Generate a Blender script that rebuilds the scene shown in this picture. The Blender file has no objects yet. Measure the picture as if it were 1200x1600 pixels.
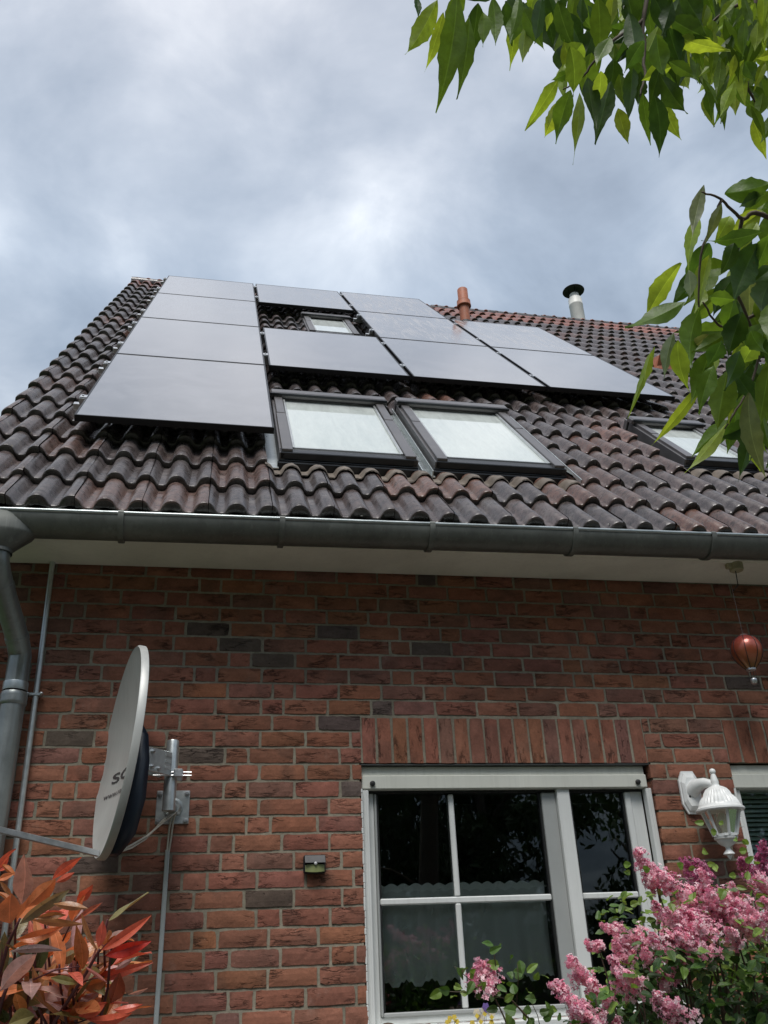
import bpy, math, random
import numpy as np
from mathutils import Vector, Matrix
random.seed(7)
R = math.radians
sc = bpy.context.scene
col = sc.collection

# ------------------------------------------------------------------ camera
CP = Vector((-0.746651, -4.11, 1.479866)); YAW, PIT, ROL, FPX = .204023, .479141, -.045416, 1395.824
def cam_axes():
    cy, sy, cp, sp = math.cos(YAW), math.sin(YAW), math.cos(PIT), math.sin(PIT)
    f = Vector((sy*cp, cy*cp, sp)); r = Vector((cy, -sy, 0)); u = r.cross(f)
    cr, sr = math.cos(ROL), math.sin(ROL)
    return cr*r + sr*u, -sr*r + cr*u, f
CX, CU, CF = cam_axes()
cam = bpy.data.cameras.new('camera'); co = bpy.data.objects.new('camera', cam); col.objects.link(co)
M3 = Matrix((CX, CU, -CF)).transposed()
co.matrix_world = Matrix.Translation(CP) @ M3.to_4x4()
cam.sensor_fit = 'VERTICAL'; cam.sensor_height = 32; cam.lens = FPX/1600*32
cam.clip_start = .05; cam.clip_end = 3000
sc.camera = co
def at(px, py, d):                       # pixel of the 1200x1600 photograph -> point at optical depth d
    return CP + (CX*((px-600)/FPX) - CU*((py-800)/FPX) + CF)*d
def aty(px, py, y):                      # ... -> point on the plane Y = y
    d = CX*((px-600)/FPX) - CU*((py-800)/FPX) + CF
    return CP + d*((y-CP.y)/d.y)

# ------------------------------------------------------------------ world, sun, exposure
SUN_EL, SUN_AZ = R(60), R(198)           # soft sun behind the camera, high, through the overcast
world = bpy.data.worlds.new('World'); sc.world = world; world.use_nodes = True
def world_nodes():
    nt = world.node_tree; nt.nodes.clear(); N = nt.nodes.new; Lk = nt.links.new
    out = N('ShaderNodeOutputWorld'); bg = N('ShaderNodeBackground'); bg.inputs[1].default_value = .1
    sky = N('ShaderNodeTexSky'); sky.sky_type = 'NISHITA'; sky.sun_disc = False
    sky.sun_elevation = SUN_EL; sky.sun_rotation = SUN_AZ
    tc = N('ShaderNodeTexCoord'); sep = N('ShaderNodeSeparateXYZ'); Lk(tc.outputs['Generated'], sep.inputs[0])
    def m(op, a, b=None, clamp=False):
        n = N('ShaderNodeMath'); n.operation = op; n.use_clamp = clamp
        for i, v in enumerate((a, b)):
            if v is None: continue
            if isinstance(v, (int, float)): n.inputs[i].default_value = v
            else: Lk(v, n.inputs[i])
        return n.outputs[0]
    z = m('ADD', m('MAXIMUM', sep.outputs[2], 0.0), .22)
    cmb = N('ShaderNodeCombineXYZ'); Lk(m('DIVIDE', sep.outputs[0], z), cmb.inputs[0]); Lk(m('DIVIDE', sep.outputs[1], z), cmb.inputs[1])
    def noise(scale, det, rough, dist, off):
        mp = N('ShaderNodeMapping'); mp.inputs['Location'].default_value = off
        Lk(cmb.outputs[0], mp.inputs[0])
        n = N('ShaderNodeTexNoise'); n.inputs['Scale'].default_value = scale; n.inputs['Detail'].default_value = det
        n.inputs['Roughness'].default_value = rough; n.inputs['Distortion'].default_value = dist; Lk(mp.outputs[0], n.inputs[0])
        return n.outputs[0]
    n1 = noise(2.1, 6, .52, .3, (3.1, 1.7, 0)); n2 = noise(4.6, 7, .56, .35, (8.2, 4.4, 1)); n3 = noise(.9, 3, .5, 0, (.3, 7.4, 2))
    v = m('ADD', m('ADD', m('MULTIPLY', n1, .60), m('MULTIPLY', n2, .34)), m('MULTIPLY', n3, .16))
    cr = N('ShaderNodeValToRGB'); Lk(v, cr.inputs[0]); e = cr.color_ramp
    e.elements[0].position = .40; e.elements[0].color = (.27, .315, .385, 1)
    e.elements[1].position = .74; e.elements[1].color = (1.0, 1.0, 1.0, 1)
    for p, c in ((.48, (.345, .395, .47, 1)), (.545, (.44, .485, .555, 1)), (.62, (.60, .635, .69, 1))):
        k = e.elements.new(p); k.color = c
    # bluer near the horizon, low sky dimmed to darken the wall under the eaves
    lo = N('ShaderNodeMix'); lo.data_type = 'RGBA'; lo.blend_type = 'MULTIPLY'; lo.inputs[0].default_value = 1
    gr = N('ShaderNodeValToRGB'); Lk(sep.outputs[2], gr.inputs[0])
    gr.color_ramp.elements[0].position = 0; gr.color_ramp.elements[0].color = (.15, .17, .19, 1)
    gr.color_ramp.elements[1].position = 1; gr.color_ramp.elements[1].color = (1.12, 1.08, 1.05, 1)
    k = gr.color_ramp.elements.new(.30); k.color = (.42, .46, .50, 1)
    k = gr.color_ramp.elements.new(.66); k.color = (.95, 1.0, 1.045, 1)
    k = gr.color_ramp.elements.new(.85); k.color = (1.02, 1.0, 1.0, 1)
    Lk(cr.outputs[0], lo.inputs[6]); Lk(gr.outputs[0], lo.inputs[7])
    sca = N('ShaderNodeVectorMath'); sca.operation = 'SCALE'; Lk(lo.outputs[2], sca.inputs[0]); sca.inputs['Scale'].default_value = 10.4
    mix = N('ShaderNodeMix'); mix.data_type = 'RGBA'; mix.inputs[0].default_value = .94
    Lk(sky.outputs[0], mix.inputs[6]); Lk(sca.outputs[0], mix.inputs[7])
    Lk(mix.outputs[2], bg.inputs[0]); Lk(bg.outputs[0], out.inputs[0])
world_nodes()
sun = bpy.data.lights.new('sun', 'SUN'); sun.energy = 2.1; sun.angle = R(30); sun.color = (1, .965, .92)
so = bpy.data.objects.new('sun', sun); col.objects.link(so)
sd = Vector((math.sin(SUN_AZ)*math.cos(SUN_EL), math.cos(SUN_AZ)*math.cos(SUN_EL), math.sin(SUN_EL)))
so.rotation_euler = sd.to_track_quat('Z', 'Y').to_euler()
sc.view_settings.view_transform = 'Standard'; sc.view_settings.look = 'None'
sc.view_settings.exposure = .42; sc.view_settings.gamma = 1
sc.render.engine = 'CYCLES'; sc.cycles.max_bounces = 8; sc.cycles.transparent_max_bounces = 16

# ------------------------------------------------------------------ helpers
def wm(o):
    return (wm(o.parent) if o.parent else Matrix()) @ o.matrix_basis
def tag(o, label=None, cat=None, group=None, kind=None):
    if label: o['label'] = label
    if cat: o['category'] = cat
    if group: o['group'] = group
    if kind: o['kind'] = kind
    return o
def empty(name, loc, label=None, cat=None, group=None, rot=(0, 0, 0), parent=None):
    o = bpy.data.objects.new(name, None); col.objects.link(o); o.location = loc; o.rotation_euler = rot
    o.empty_display_size = .1
    if parent: o.parent = parent
    return tag(o, label, cat, group)
class MB:
    def __init__(s): s.v = []; s.f = []; s.t = []
    def add(s, vs, fs, tint=(1, 1, 1, 0)):
        b = len(s.v); s.v.extend(tuple(v) for v in vs)
        for f in fs: s.f.append(tuple(i+b for i in f)); s.t.append(tint)
    def box(s, lo, hi, tint=(1, 1, 1, 0), bev=0.0, fr=None):
        (x0, y0, z0), (x1, y1, z1) = lo, hi
        if bev <= 0:
            vs = [(x, y, z) for x in (x0, x1) for y in (y0, y1) for z in (z0, z1)]
            fs = [(0, 1, 3, 2), (4, 6, 7, 5), (0, 4, 5, 1), (2, 3, 7, 6), (0, 2, 6, 4), (1, 5, 7, 3)]
        else:
            b = min(bev, (x1-x0)/2.01, (y1-y0)/2.01, (z1-z0)/2.01); vs = []; idx = {}
            for ix in (0, 1):
                for iy in (0, 1):
                    for iz in (0, 1):
                        X = (x0, x1)[ix]; Y = (y0, y1)[iy]; Z = (z0, z1)[iz]
                        sx, sy, sz = (b, -b)[ix], (b, -b)[iy], (b, -b)[iz]
                        for a, p in enumerate(((X, Y+sy, Z+sz), (X+sx, Y, Z+sz), (X+sx, Y+sy, Z))):
                            idx[ix, iy, iz, a] = len(vs); vs.append(p)
            fs = []
            q = lambda *k: fs.append(tuple(idx[i] for i in k))
            for a in (0, 1):
                q((a,0,0,0), (a,0,1,0), (a,1,1,0), (a,1,0,0)); q((0,a,0,1), (0,a,1,1), (1,a,1,1), (1,a,0,1)); q((0,0,a,2), (1,0,a,2), (1,1,a,2), (0,1,a,2))
                for c in (0, 1):
                    q((a,c,0,0), (a,c,1,0), (a,c,1,1), (a,c,0,1)); q((a,0,c,0), (a,1,c,0), (a,1,c,2), (a,0,c,2)); q((0,a,c,1), (1,a,c,1), (1,a,c,2), (0,a,c,2))
                    for d in (0, 1): q((a,c,d,0), (a,c,d,1), (a,c,d,2))
        if fr: vs = [fr(*v) for v in vs]
        s.add(vs, fs, tint)
    def tube(s, pts, r, n=12, tint=(1, 1, 1, 0), cap=True):
        pts = [Vector(p) for p in pts]; rs = r if isinstance(r, (list, tuple)) else [r]*len(pts)
        vs = []; fs = []; up = None
        for i, p in enumerate(pts):
            d = (pts[min(i+1, len(pts)-1)] - pts[max(i-1, 0)]).normalized()
            if up is None:
                up = d.orthogonal().normalized()
            up = (up - d*up.dot(d)).normalized(); sd_ = d.cross(up)
            for k in range(n):
                a = 2*math.pi*k/n; vs.append(p + (up*math.cos(a) + sd_*math.sin(a))*rs[i])
        for i in range(len(pts)-1):
            for k in range(n):
                a = i*n+k; b = i*n+(k+1) % n; fs.append((a, b, b+n, a+n))
        if cap: fs.append(tuple(range(n))[::-1]); fs.append(tuple((len(pts)-1)*n+k for k in range(n)))
        s.add(vs, fs, tint)
    def lathe(s, prof, c=(0, 0, 0), n=24, tint=(1, 1, 1, 0), flute=None):
        vs = []; fs = []
        for j, (r, z) in enumerate(prof):
            for k in range(n):
                a = 2*math.pi*k/n; rr = r*(1+(flute(j, k) if flute else 0)); vs.append((c[0]+rr*math.cos(a), c[1]+rr*math.sin(a), c[2]+z))
        for j in range(len(prof)-1):
            for k in range(n):
                a = j*n+k; b = j*n+(k+1) % n; fs.append((a, b, b+n, a+n))
        fs.append(tuple(range(n))[::-1]); fs.append(tuple((len(prof)-1)*n+k for k in range(n)))
        s.add(vs, fs, tint)
    def build(s, name, mat, parent=None, smooth=False, loc=None, label=None, cat=None, group=None, kind=None, local=False, weld=False):
        o_m = Matrix()
        if parent and not local: o_m = wm(parent).inverted()
        elif loc is not None: o_m = Matrix.Translation(-Vector(loc))
        me = bpy.data.meshes.new(name)
        me.from_pydata([o_m @ Vector(v) for v in s.v], [], s.f)
        a = me.attributes.new('tint', 'FLOAT_COLOR', 'FACE')
        a.data.foreach_set('color', np.array(s.t, dtype=np.float32).ravel())
        if smooth: me.polygons.foreach_set('use_smooth', [True]*len(me.polygons))
        me.update()
        if smooth and smooth != 2: me.set_sharp_from_angle(angle=R(40))
        me.materials.append(mat)
        o = bpy.data.objects.new(name, me); col.objects.link(o)
        if parent: o.parent = parent
        elif loc is not None: o.location = loc
        return tag(o, label, cat, group, kind)
def spline(pts, n=6, wob=0.0):
    P = [Vector(p) for p in pts]; out = []
    for i in range(len(P)-1):
        a, b, c, d = P[max(i-1, 0)], P[i], P[i+1], P[min(i+2, len(P)-1)]; l = (c-b).length
        for k in range(n):
            t = k/n; q = .5*((2*b) + (c-a)*t + (2*a-5*b+4*c-d)*t*t + (3*b-a-3*c+d)*t**3)
            if k and wob: q += Vector((random.gauss(0, 1), random.gauss(0, 1), random.gauss(0, 1)))*wob*l
            out.append(q)
    return out + [P[-1]]
def copy_tree(o, parent=None):
    c = o.copy(); col.objects.link(c)
    if parent: c.parent = parent
    for ch in [x for x in bpy.data.objects if x.parent == o]: copy_tree(ch, c)
    return c

# ------------------------------------------------------------------ materials
class Mat:
    def __init__(s, name):
        s.m = bpy.data.materials.new(name); s.m.use_nodes = True; s.nt = s.m.node_tree
        s.p = s.nt.nodes['Principled BSDF']; s.out = s.nt.nodes['Material Output']
        s.obj = None
    def N(s, t, **k):
        n = s.nt.nodes.new(t)
        for a, b in k.items(): setattr(n, a, b)
        return n
    def L(s, a, b): s.nt.links.new(a, b)
    def val(s, sock, v):
        if isinstance(v, (int, float, tuple, list)): sock.default_value = v
        else: s.L(v, sock)
    def math(s, op, a, b=0.0, clamp=False):
        n = s.N('ShaderNodeMath', operation=op, use_clamp=clamp); s.val(n.inputs[0], a); s.val(n.inputs[1], b); return n.outputs[0]
    def mix(s, f, a, b, mode='MIX'):
        n = s.N('ShaderNodeMix', data_type='RGBA', blend_type=mode); s.val(n.inputs[0], f)
        s.val(n.inputs[6], a if not isinstance(a, tuple) or len(a) == 4 else (*a, 1)); s.val(n.inputs[7], b if not isinstance(b, tuple) or len(b) == 4 else (*b, 1)); return n.outputs[2]
    def coord(s):
        g = s.N('ShaderNodeNewGeometry'); return g.outputs['Position']
    def noise(s, scale, det=4, rough=.5, vec=None, mp=None, dist=0):
        v = vec if vec is not None else s.coord()
        if mp: 
            k = s.N('ShaderNodeMapping'); k.inputs['Scale'].default_value = mp; s.L(v, k.inputs[0]); v = k.outputs[0]
        n = s.N('ShaderNodeTexNoise'); n.inputs['Scale'].default_value = scale; n.inputs['Detail'].default_value = det
        n.inputs['Roughness'].default_value = rough; n.inputs['Distortion'].default_value = dist; s.L(v, n.inputs[0]); return n.outputs[0]
    def ramp(s, v, *st):
        n = s.N('ShaderNodeValToRGB'); s.L(v, n.inputs[0]); e = n.color_ramp
        for i, (p, c) in enumerate(st):
            k = e.elements[i] if i < 2 else e.elements.new(p)
            k.position = p; k.color = (c, c, c, 1) if isinstance(c, (int, float)) else (*c, 1)
        return n.outputs[0]
    def tint(s):
        n = s.N('ShaderNodeAttribute'); n.attribute_name = 'tint'; return n
    def bump(s, h, strength=.3, dist=.01):
        n = s.N('ShaderNodeBump'); n.inputs['Strength'].default_value = strength; n.inputs['Distance'].default_value = dist; s.L(h, n.inputs['Height']); s.L(n.outputs[0], s.p.inputs['Normal'])
    def set(s, **k):
        for a, b in k.items(): s.val(s.p.inputs[a.replace('_', ' ')], (*b, 1) if isinstance(b, tuple) and len(b) == 3 else b)
        return s
def plain(name, c, rough=.5, metal=0.0, var=.12, scale=14, bump=0.0, spec=.5, dirt=0.0, streak=0.0):
    s = Mat(name); n = s.noise(scale, 5, .6)
    lo = tuple(x*(1-var) for x in c); hi = tuple(min(1, x*(1+var)) for x in c)
    base = s.ramp(n, (.3, lo), (.7, hi))
    if dirt:
        d = s.noise(scale*.35, 6, .65); base = s.mix(s.math('MULTIPLY', s.ramp(d, (.48, 0.), (.72, 1.)), dirt), base, tuple(x*.45 for x in c))
    if streak:
        k = s.noise(1, 5, .65, None, (38, 38, 2.2)); base = s.mix(s.math('MULTIPLY', s.ramp(k, (.50, 0.), (.68, 1.)), streak), base, tuple(x*.5+.02 for x in c))
        k2 = s.noise(1, 4, .6, None, (55, 55, 3)); base = s.mix(s.math('MULTIPLY', s.ramp(k2, (.58, 0.), (.70, 1.)), streak*.6), base, tuple(min(1, x*1.5+.05) for x in c))
    s.set(Base_Color=base, Roughness=s.ramp(n, (.2, max(0, rough-.08)), (.8, min(1, rough+.08))), Metallic=metal, Specular_IOR_Level=spec)
    if bump: s.bump(s.noise(scale*6, 4, .6), bump, .004)
    return s.m

def brick_mat():
    s = Mat('handmade_brick'); t = s.tint(); pos = s.coord(); sp = s.N('ShaderNodeSeparateXYZ'); s.L(pos, sp.inputs[0])
    al = t.outputs['Alpha']                              # 0 lying, 1 standing (soldier course)
    ro = s.math('GREATER_THAN', al, .5)
    def sel(a, b): return s.math('ADD', s.math('MULTIPLY', a, s.math('SUBTRACT', 1.0, ro)), s.math('MULTIPLY', b, ro))
    hx = s.math('ADD', sp.outputs[0], sp.outputs[1])
    rnd = s.math('MULTIPLY', s.math('FRACT', s.math('MULTIPLY', al, 7.93)), 40.0)
    cb = s.N('ShaderNodeCombineXYZ'); s.L(sel(hx, sp.outputs[2]), cb.inputs[0]); s.L(sel(sp.outputs[2], hx), cb.inputs[1]); s.L(rnd, cb.inputs[2])
    v = cb.outputs[0]
    a = s.noise(1, 5, .6, v, (9, 42, 1), .35)
    line = s.math('SUBTRACT', 1.0, s.math('MULTIPLY', s.math('ABSOLUTE', s.math('SUBTRACT', a, .5)), 26.0), True)
    msk = s.ramp(s.noise(1, 2, .5, v, (7, 14, 1)), (.50, 0.), (.66, 1.))
    crack = s.math('MULTIPLY', line, msk, True)
    pit = s.ramp(s.noise(1, 2, .5, v, (60, 95, 1)), (.72, 0.), (.78, 1.))
    crack = s.math('MAXIMUM', crack, s.math('MULTIPLY', pit, .8))
    fine = s.noise(90, 5, .7, v)
    mid = s.noise(1, 4, .6, v, (12, 20, 1))
    dark2 = s.ramp(s.noise(1, 1, .5, v, (6, 4, 1)), (.57, 0.), (.64, 1.))   # kiln-darkened ends
    c = s.mix(s.math('MULTIPLY', dark2, .24), t.outputs['Color'], (.085, .065, .055))
    c = s.mix(1.0, c, s.ramp(mid, (.25, .72), (.75, 1.28)), 'MULTIPLY')
    c = s.mix(1.0, c, s.ramp(fine, (.2, .75), (.8, 1.22)), 'MULTIPLY')
    c = s.mix(1.0, c, s.ramp(s.noise(1, 5, .6, pos, (1.1, 1.1, 1.7)), (.3, .80), (.7, 1.14)), 'MULTIPLY')
    salt = s.ramp(s.noise(1, 6, .7, pos, (5, 5, 3)), (.60, 0.), (.78, 1.)); c = s.mix(s.math('MULTIPLY', salt, .30), c, (.40, .34, .29))
    c = s.mix(s.math('MULTIPLY', crack, .72), c, (.018, .011, .009))
    spk = s.ramp(s.noise(140, 1, .5, v), (.78, 0.), (.80, 1.))
    c = s.mix(s.math('MULTIPLY', spk, .5), c, (.42, .36, .30))
    s.set(Base_Color=c, Roughness=.92, Specular_IOR_Level=.25)
    h = s.math('SUBTRACT', s.math('ADD', s.math('MULTIPLY', fine, .25), s.math('MULTIPLY', mid, .6)), s.math('MULTIPLY', crack, 1.6))
    s.bump(h, .7, .006); return s.m
def mortar_mat():
    s = Mat('mortar'); n = s.noise(60, 5, .7); b = s.noise(3, 4, .6)
    c = s.mix(1.0, s.ramp(n, (.3, (.23, .205, .155)), (.7, (.35, .32, .25))), s.ramp(b, (.3, .66), (.7, 1.18)), 'MULTIPLY')
    s.set(Base_Color=c, Roughness=.95, Specular_IOR_Level=.2); s.bump(n, .5, .003); return s.m
def gable_mat():
    s = Mat('brick_texture'); pos = s.coord(); sp = s.N('ShaderNodeSeparateXYZ'); s.L(pos, sp.inputs[0])
    cb = s.N('ShaderNodeCombineXYZ'); s.L(sp.outputs[1], cb.inputs[0]); s.L(sp.outputs[2], cb.inputs[1])
    b = s.N('ShaderNodeTexBrick'); s.L(cb.outputs[0], b.inputs[0]); b.inputs['Scale'].default_value = 1
    b.inputs['Brick Width'].default_value = .2075; b.inputs['Row Height'].default_value = .07453; b.inputs['Mortar Size'].default_value = .005
    b.inputs['Color1'].default_value = (.30, .10, .06, 1); b.inputs['Color2'].default_value = (.22, .085, .055, 1); b.inputs['Mortar'].default_value = (.3, .26, .2, 1)
    s.set(Base_Color=s.mix(1.0, b.outputs[0], s.ramp(s.noise(40, 5, .7), (.25, .7), (.75, 1.25)), 'MULTIPLY'), Roughness=.9)
    s.bump(b.outputs['Fac'], -.6, .006); return s.m
def tile_mat():
    s = Mat('weathered_clay_tile'); t = s.tint(); al = t.outputs['Alpha']
    big = s.noise(2.6, 5, .6); mid = s.noise(16, 6, .65); fine = s.noise(120, 4, .7)
    c = s.mix(1.0, t.outputs['Color'], s.ramp(mid, (.28, .52), (.72, 1.5)), 'MULTIPLY')
    c = s.mix(1.0, c, s.ramp(fine, (.25, .68), (.75, 1.32)), 'MULTIPLY')
    grime = s.ramp(s.noise(38, 6, .75), (.52, 0.), (.64, 1.))
    c = s.mix(s.math('MULTIPLY', grime, .85), c, (.028, .024, .021))
    dust = s.ramp(s.noise(9, 6, .7), (.52, 0.), (.75, 1.)); c = s.mix(s.math('MULTIPLY', dust, .55), c, (.23, .21, .195))
    lich = s.ramp(s.noise(46, 4, .7), (.60, 0.), (.68, 1.)); c = s.mix(s.math('MULTIPLY', s.math('MULTIPLY', lich, al), .85), c, (.25, .21, .11))
    s.set(Base_Color=c, Roughness=s.ramp(mid, (.25, .16), (.75, .42)), Specular_IOR_Level=.7)
    s.bump(s.math('ADD', s.math('MULTIPLY', fine, .5), mid), .35, .004); return s.m
def panel_glass():
    s = Mat('solar_glass')
    st = s.noise(1, 5, .65, None, (22, 3.0, 3.0), .5); pt = s.noise(3.2, 8, .72, None, None, .8)
    g = s.N('ShaderNodeNewGeometry'); sp = s.N('ShaderNodeSeparateXYZ'); s.L(g.outputs['Position'], sp.inputs[0])
    dirty = s.math('MULTIPLY', s.ramp(pt, (.44, 0.), (.74, 1.)), .20)
    stre = s.math('MULTIPLY', s.ramp(st, (.46, 0.), (.60, 1.)), .36)
    # rain-streaked dust on the panels of the third column near the ridge
    m1 = s.math('MULTIPLY', s.ramp(s.math('MULTIPLY', sp.outputs[2], .1), (.66, 0.), (.70, 1.)), s.ramp(s.math('MULTIPLY', s.math('ADD', sp.outputs[0], 3.0), .1), (.30, .3), (.372, 1.)))
    f = s.math('ADD', s.math('ADD', dirty, .36), s.math('MULTIPLY', stre, m1), True)
    cell = s.mix(s.ramp(pt, (.3, 0.), (.7, 1.)), (.012, .013, .018), (.018, .019, .026))
    s.set(Base_Color=s.mix(f, cell, (.46, .45, .46)), Roughness=s.math('ADD', s.ramp(pt, (.3, .09), (.75, .20)), s.math('MULTIPLY', s.math('MULTIPLY', stre, m1), .5)), IOR=1.85, Specular_IOR_Level=.7, Coat_Weight=s.math('SUBTRACT', .7, s.math('MULTIPLY', s.math('MULTIPLY', stre, m1), 1.0), True), Coat_IOR=1.6, Coat_Roughness=.09)
    return s.m
def glass_mat(name, tintc=(.8, .88, .85), refl=1.0, rough=0.0, ior=1.5, film=0.0):
    s = Mat(name); s.nt.nodes.remove(s.p)
    fr = s.N('ShaderNodeFresnel'); fr.inputs[0].default_value = ior
    gl = s.N('ShaderNodeBsdfGlossy'); gl.inputs['Roughness'].default_value = rough; gl.inputs['Color'].default_value = (.92, .95, .96, 1)
    tr = s.N('ShaderNodeBsdfTransparent'); tr.inputs[0].default_value = (*tintc, 1)
    mx = s.N('ShaderNodeMixShader'); s.L(s.math('MULTIPLY', fr.outputs[0], refl, True), mx.inputs[0]); s.L(tr.outputs[0], mx.inputs[1]); s.L(gl.outputs[0], mx.inputs[2])
    last = mx.outputs[0]
    if film:
        df = s.N('ShaderNodeBsdfDiffuse'); df.inputs[0].default_value = (.78, .82, .79, 1)
        m2 = s.N('ShaderNodeMixShader'); s.L(s.math('MULTIPLY', s.ramp(s.noise(1, 6, .65, None, (16, 3, 3), .4), (.3, .62), (.72, 1.)), film), m2.inputs[0]); s.L(last, m2.inputs[1]); s.L(df.outputs[0], m2.inputs[2]); last = m2.outputs[0]
    s.L(last, s.out.inputs[0]); return s.m
def leaf_mat(name, trans=.35, rough=.42, spots=.0, tcol=(1.25, 1.35, .55)):
    s = Mat(name); t = s.tint(); n = s.noise(70, 4, .6)
    c = s.mix(1.0, t.outputs['Color'], s.ramp(n, (.25, .75), (.75, 1.25)), 'MULTIPLY')
    sp_ = s.ramp(s.noise(150, 3, .6), (.66, 0.), (.74, 1.)); c = s.mix(s.math('MULTIPLY', sp_, spots), c, (.10, .06, .025))
    pale = s.ramp(s.noise(26, 4, .6), (.45, 0.), (.8, 1.)); c = s.mix(s.math('MULTIPLY', pale, .3), c, s.mix(1.0, c, (1.5, 1.35, 1.2, 1), 'MULTIPLY'))
    s.set(Base_Color=c, Roughness=s.ramp(n, (.2, rough-.1), (.8, rough+.12)), Specular_IOR_Level=.5); s.bump(n, .4, .003)
    tb = s.N('ShaderNodeBsdfTranslucent'); s.L(s.mix(1.0, c, tcol, 'MULTIPLY'), tb.inputs[0])
    mx = s.N('ShaderNodeMixShader'); mx.inputs[0].default_value = trans; s.L(s.p.outputs[0], mx.inputs[1]); s.L(tb.outputs[0], mx.inputs[2]); s.L(mx.outputs[0], s.out.inputs[0]); return s.m
def sheer_mat():
    s = Mat('sheer_curtain'); s.nt.nodes.remove(s.p); t = s.tint()
    df = s.N('ShaderNodeBsdfDiffuse'); df.inputs[0].default_value = (.93, .95, .92, 1); tl = s.N('ShaderNodeBsdfTranslucent'); tl.inputs[0].default_value = (.6, .62, .58, 1)
    m1 = s.N('ShaderNodeMixShader'); m1.inputs[0].default_value = .2; s.L(df.outputs[0], m1.inputs[1]); s.L(tl.outputs[0], m1.inputs[2])
    tr = s.N('ShaderNodeBsdfTransparent'); m2 = s.N('ShaderNodeMixShader'); s.L(t.outputs['Alpha'], m2.inputs[0]); s.L(tr.outputs[0], m2.inputs[1]); s.L(m1.outputs[0], m2.inputs[2]); s.L(m2.outputs[0], s.out.inputs[0]); return s.m
def tint_mat(name, rough=.5, metal=0.0):
    s = Mat(name); t = s.tint(); n = s.noise(40, 4, .6)
    s.set(Base_Color=s.mix(1.0, t.outputs['Color'], s.ramp(n, (.25, .85), (.75, 1.15)), 'MULTIPLY'), Roughness=rough, Metallic=metal); return s.m
def balloon_mat():
    s = Mat('balloon_foil'); g = s.N('ShaderNodeNewGeometry'); sp = s.N('ShaderNodeSeparateXYZ'); s.L(g.outputs['Position'], sp.inputs[0])
    f = s.math('MULTIPLY', s.math('SUBTRACT', sp.outputs[2], 2.74), 6.0, True)
    s.set(Base_Color=s.ramp(f, (0., (.26, .17, .05)), (.35, (.33, .10, .04)), (1., (.34, .06, .05))), Roughness=.3, Metallic=.35, Coat_Weight=.4); return s.m
def lawn_mat():
    s = Mat('lawn'); n = s.noise(30, 6, .7); b = s.noise(1.2, 4, .6)
    s.set(Base_Color=s.mix(1.0, s.ramp(n, (.3, (.028, .05, .014)), (.7, (.07, .11, .03))), s.ramp(b, (.3, .75), (.7, 1.2)), 'MULTIPLY'), Roughness=.95); s.bump(n, .8, .03); return s.m

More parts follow.
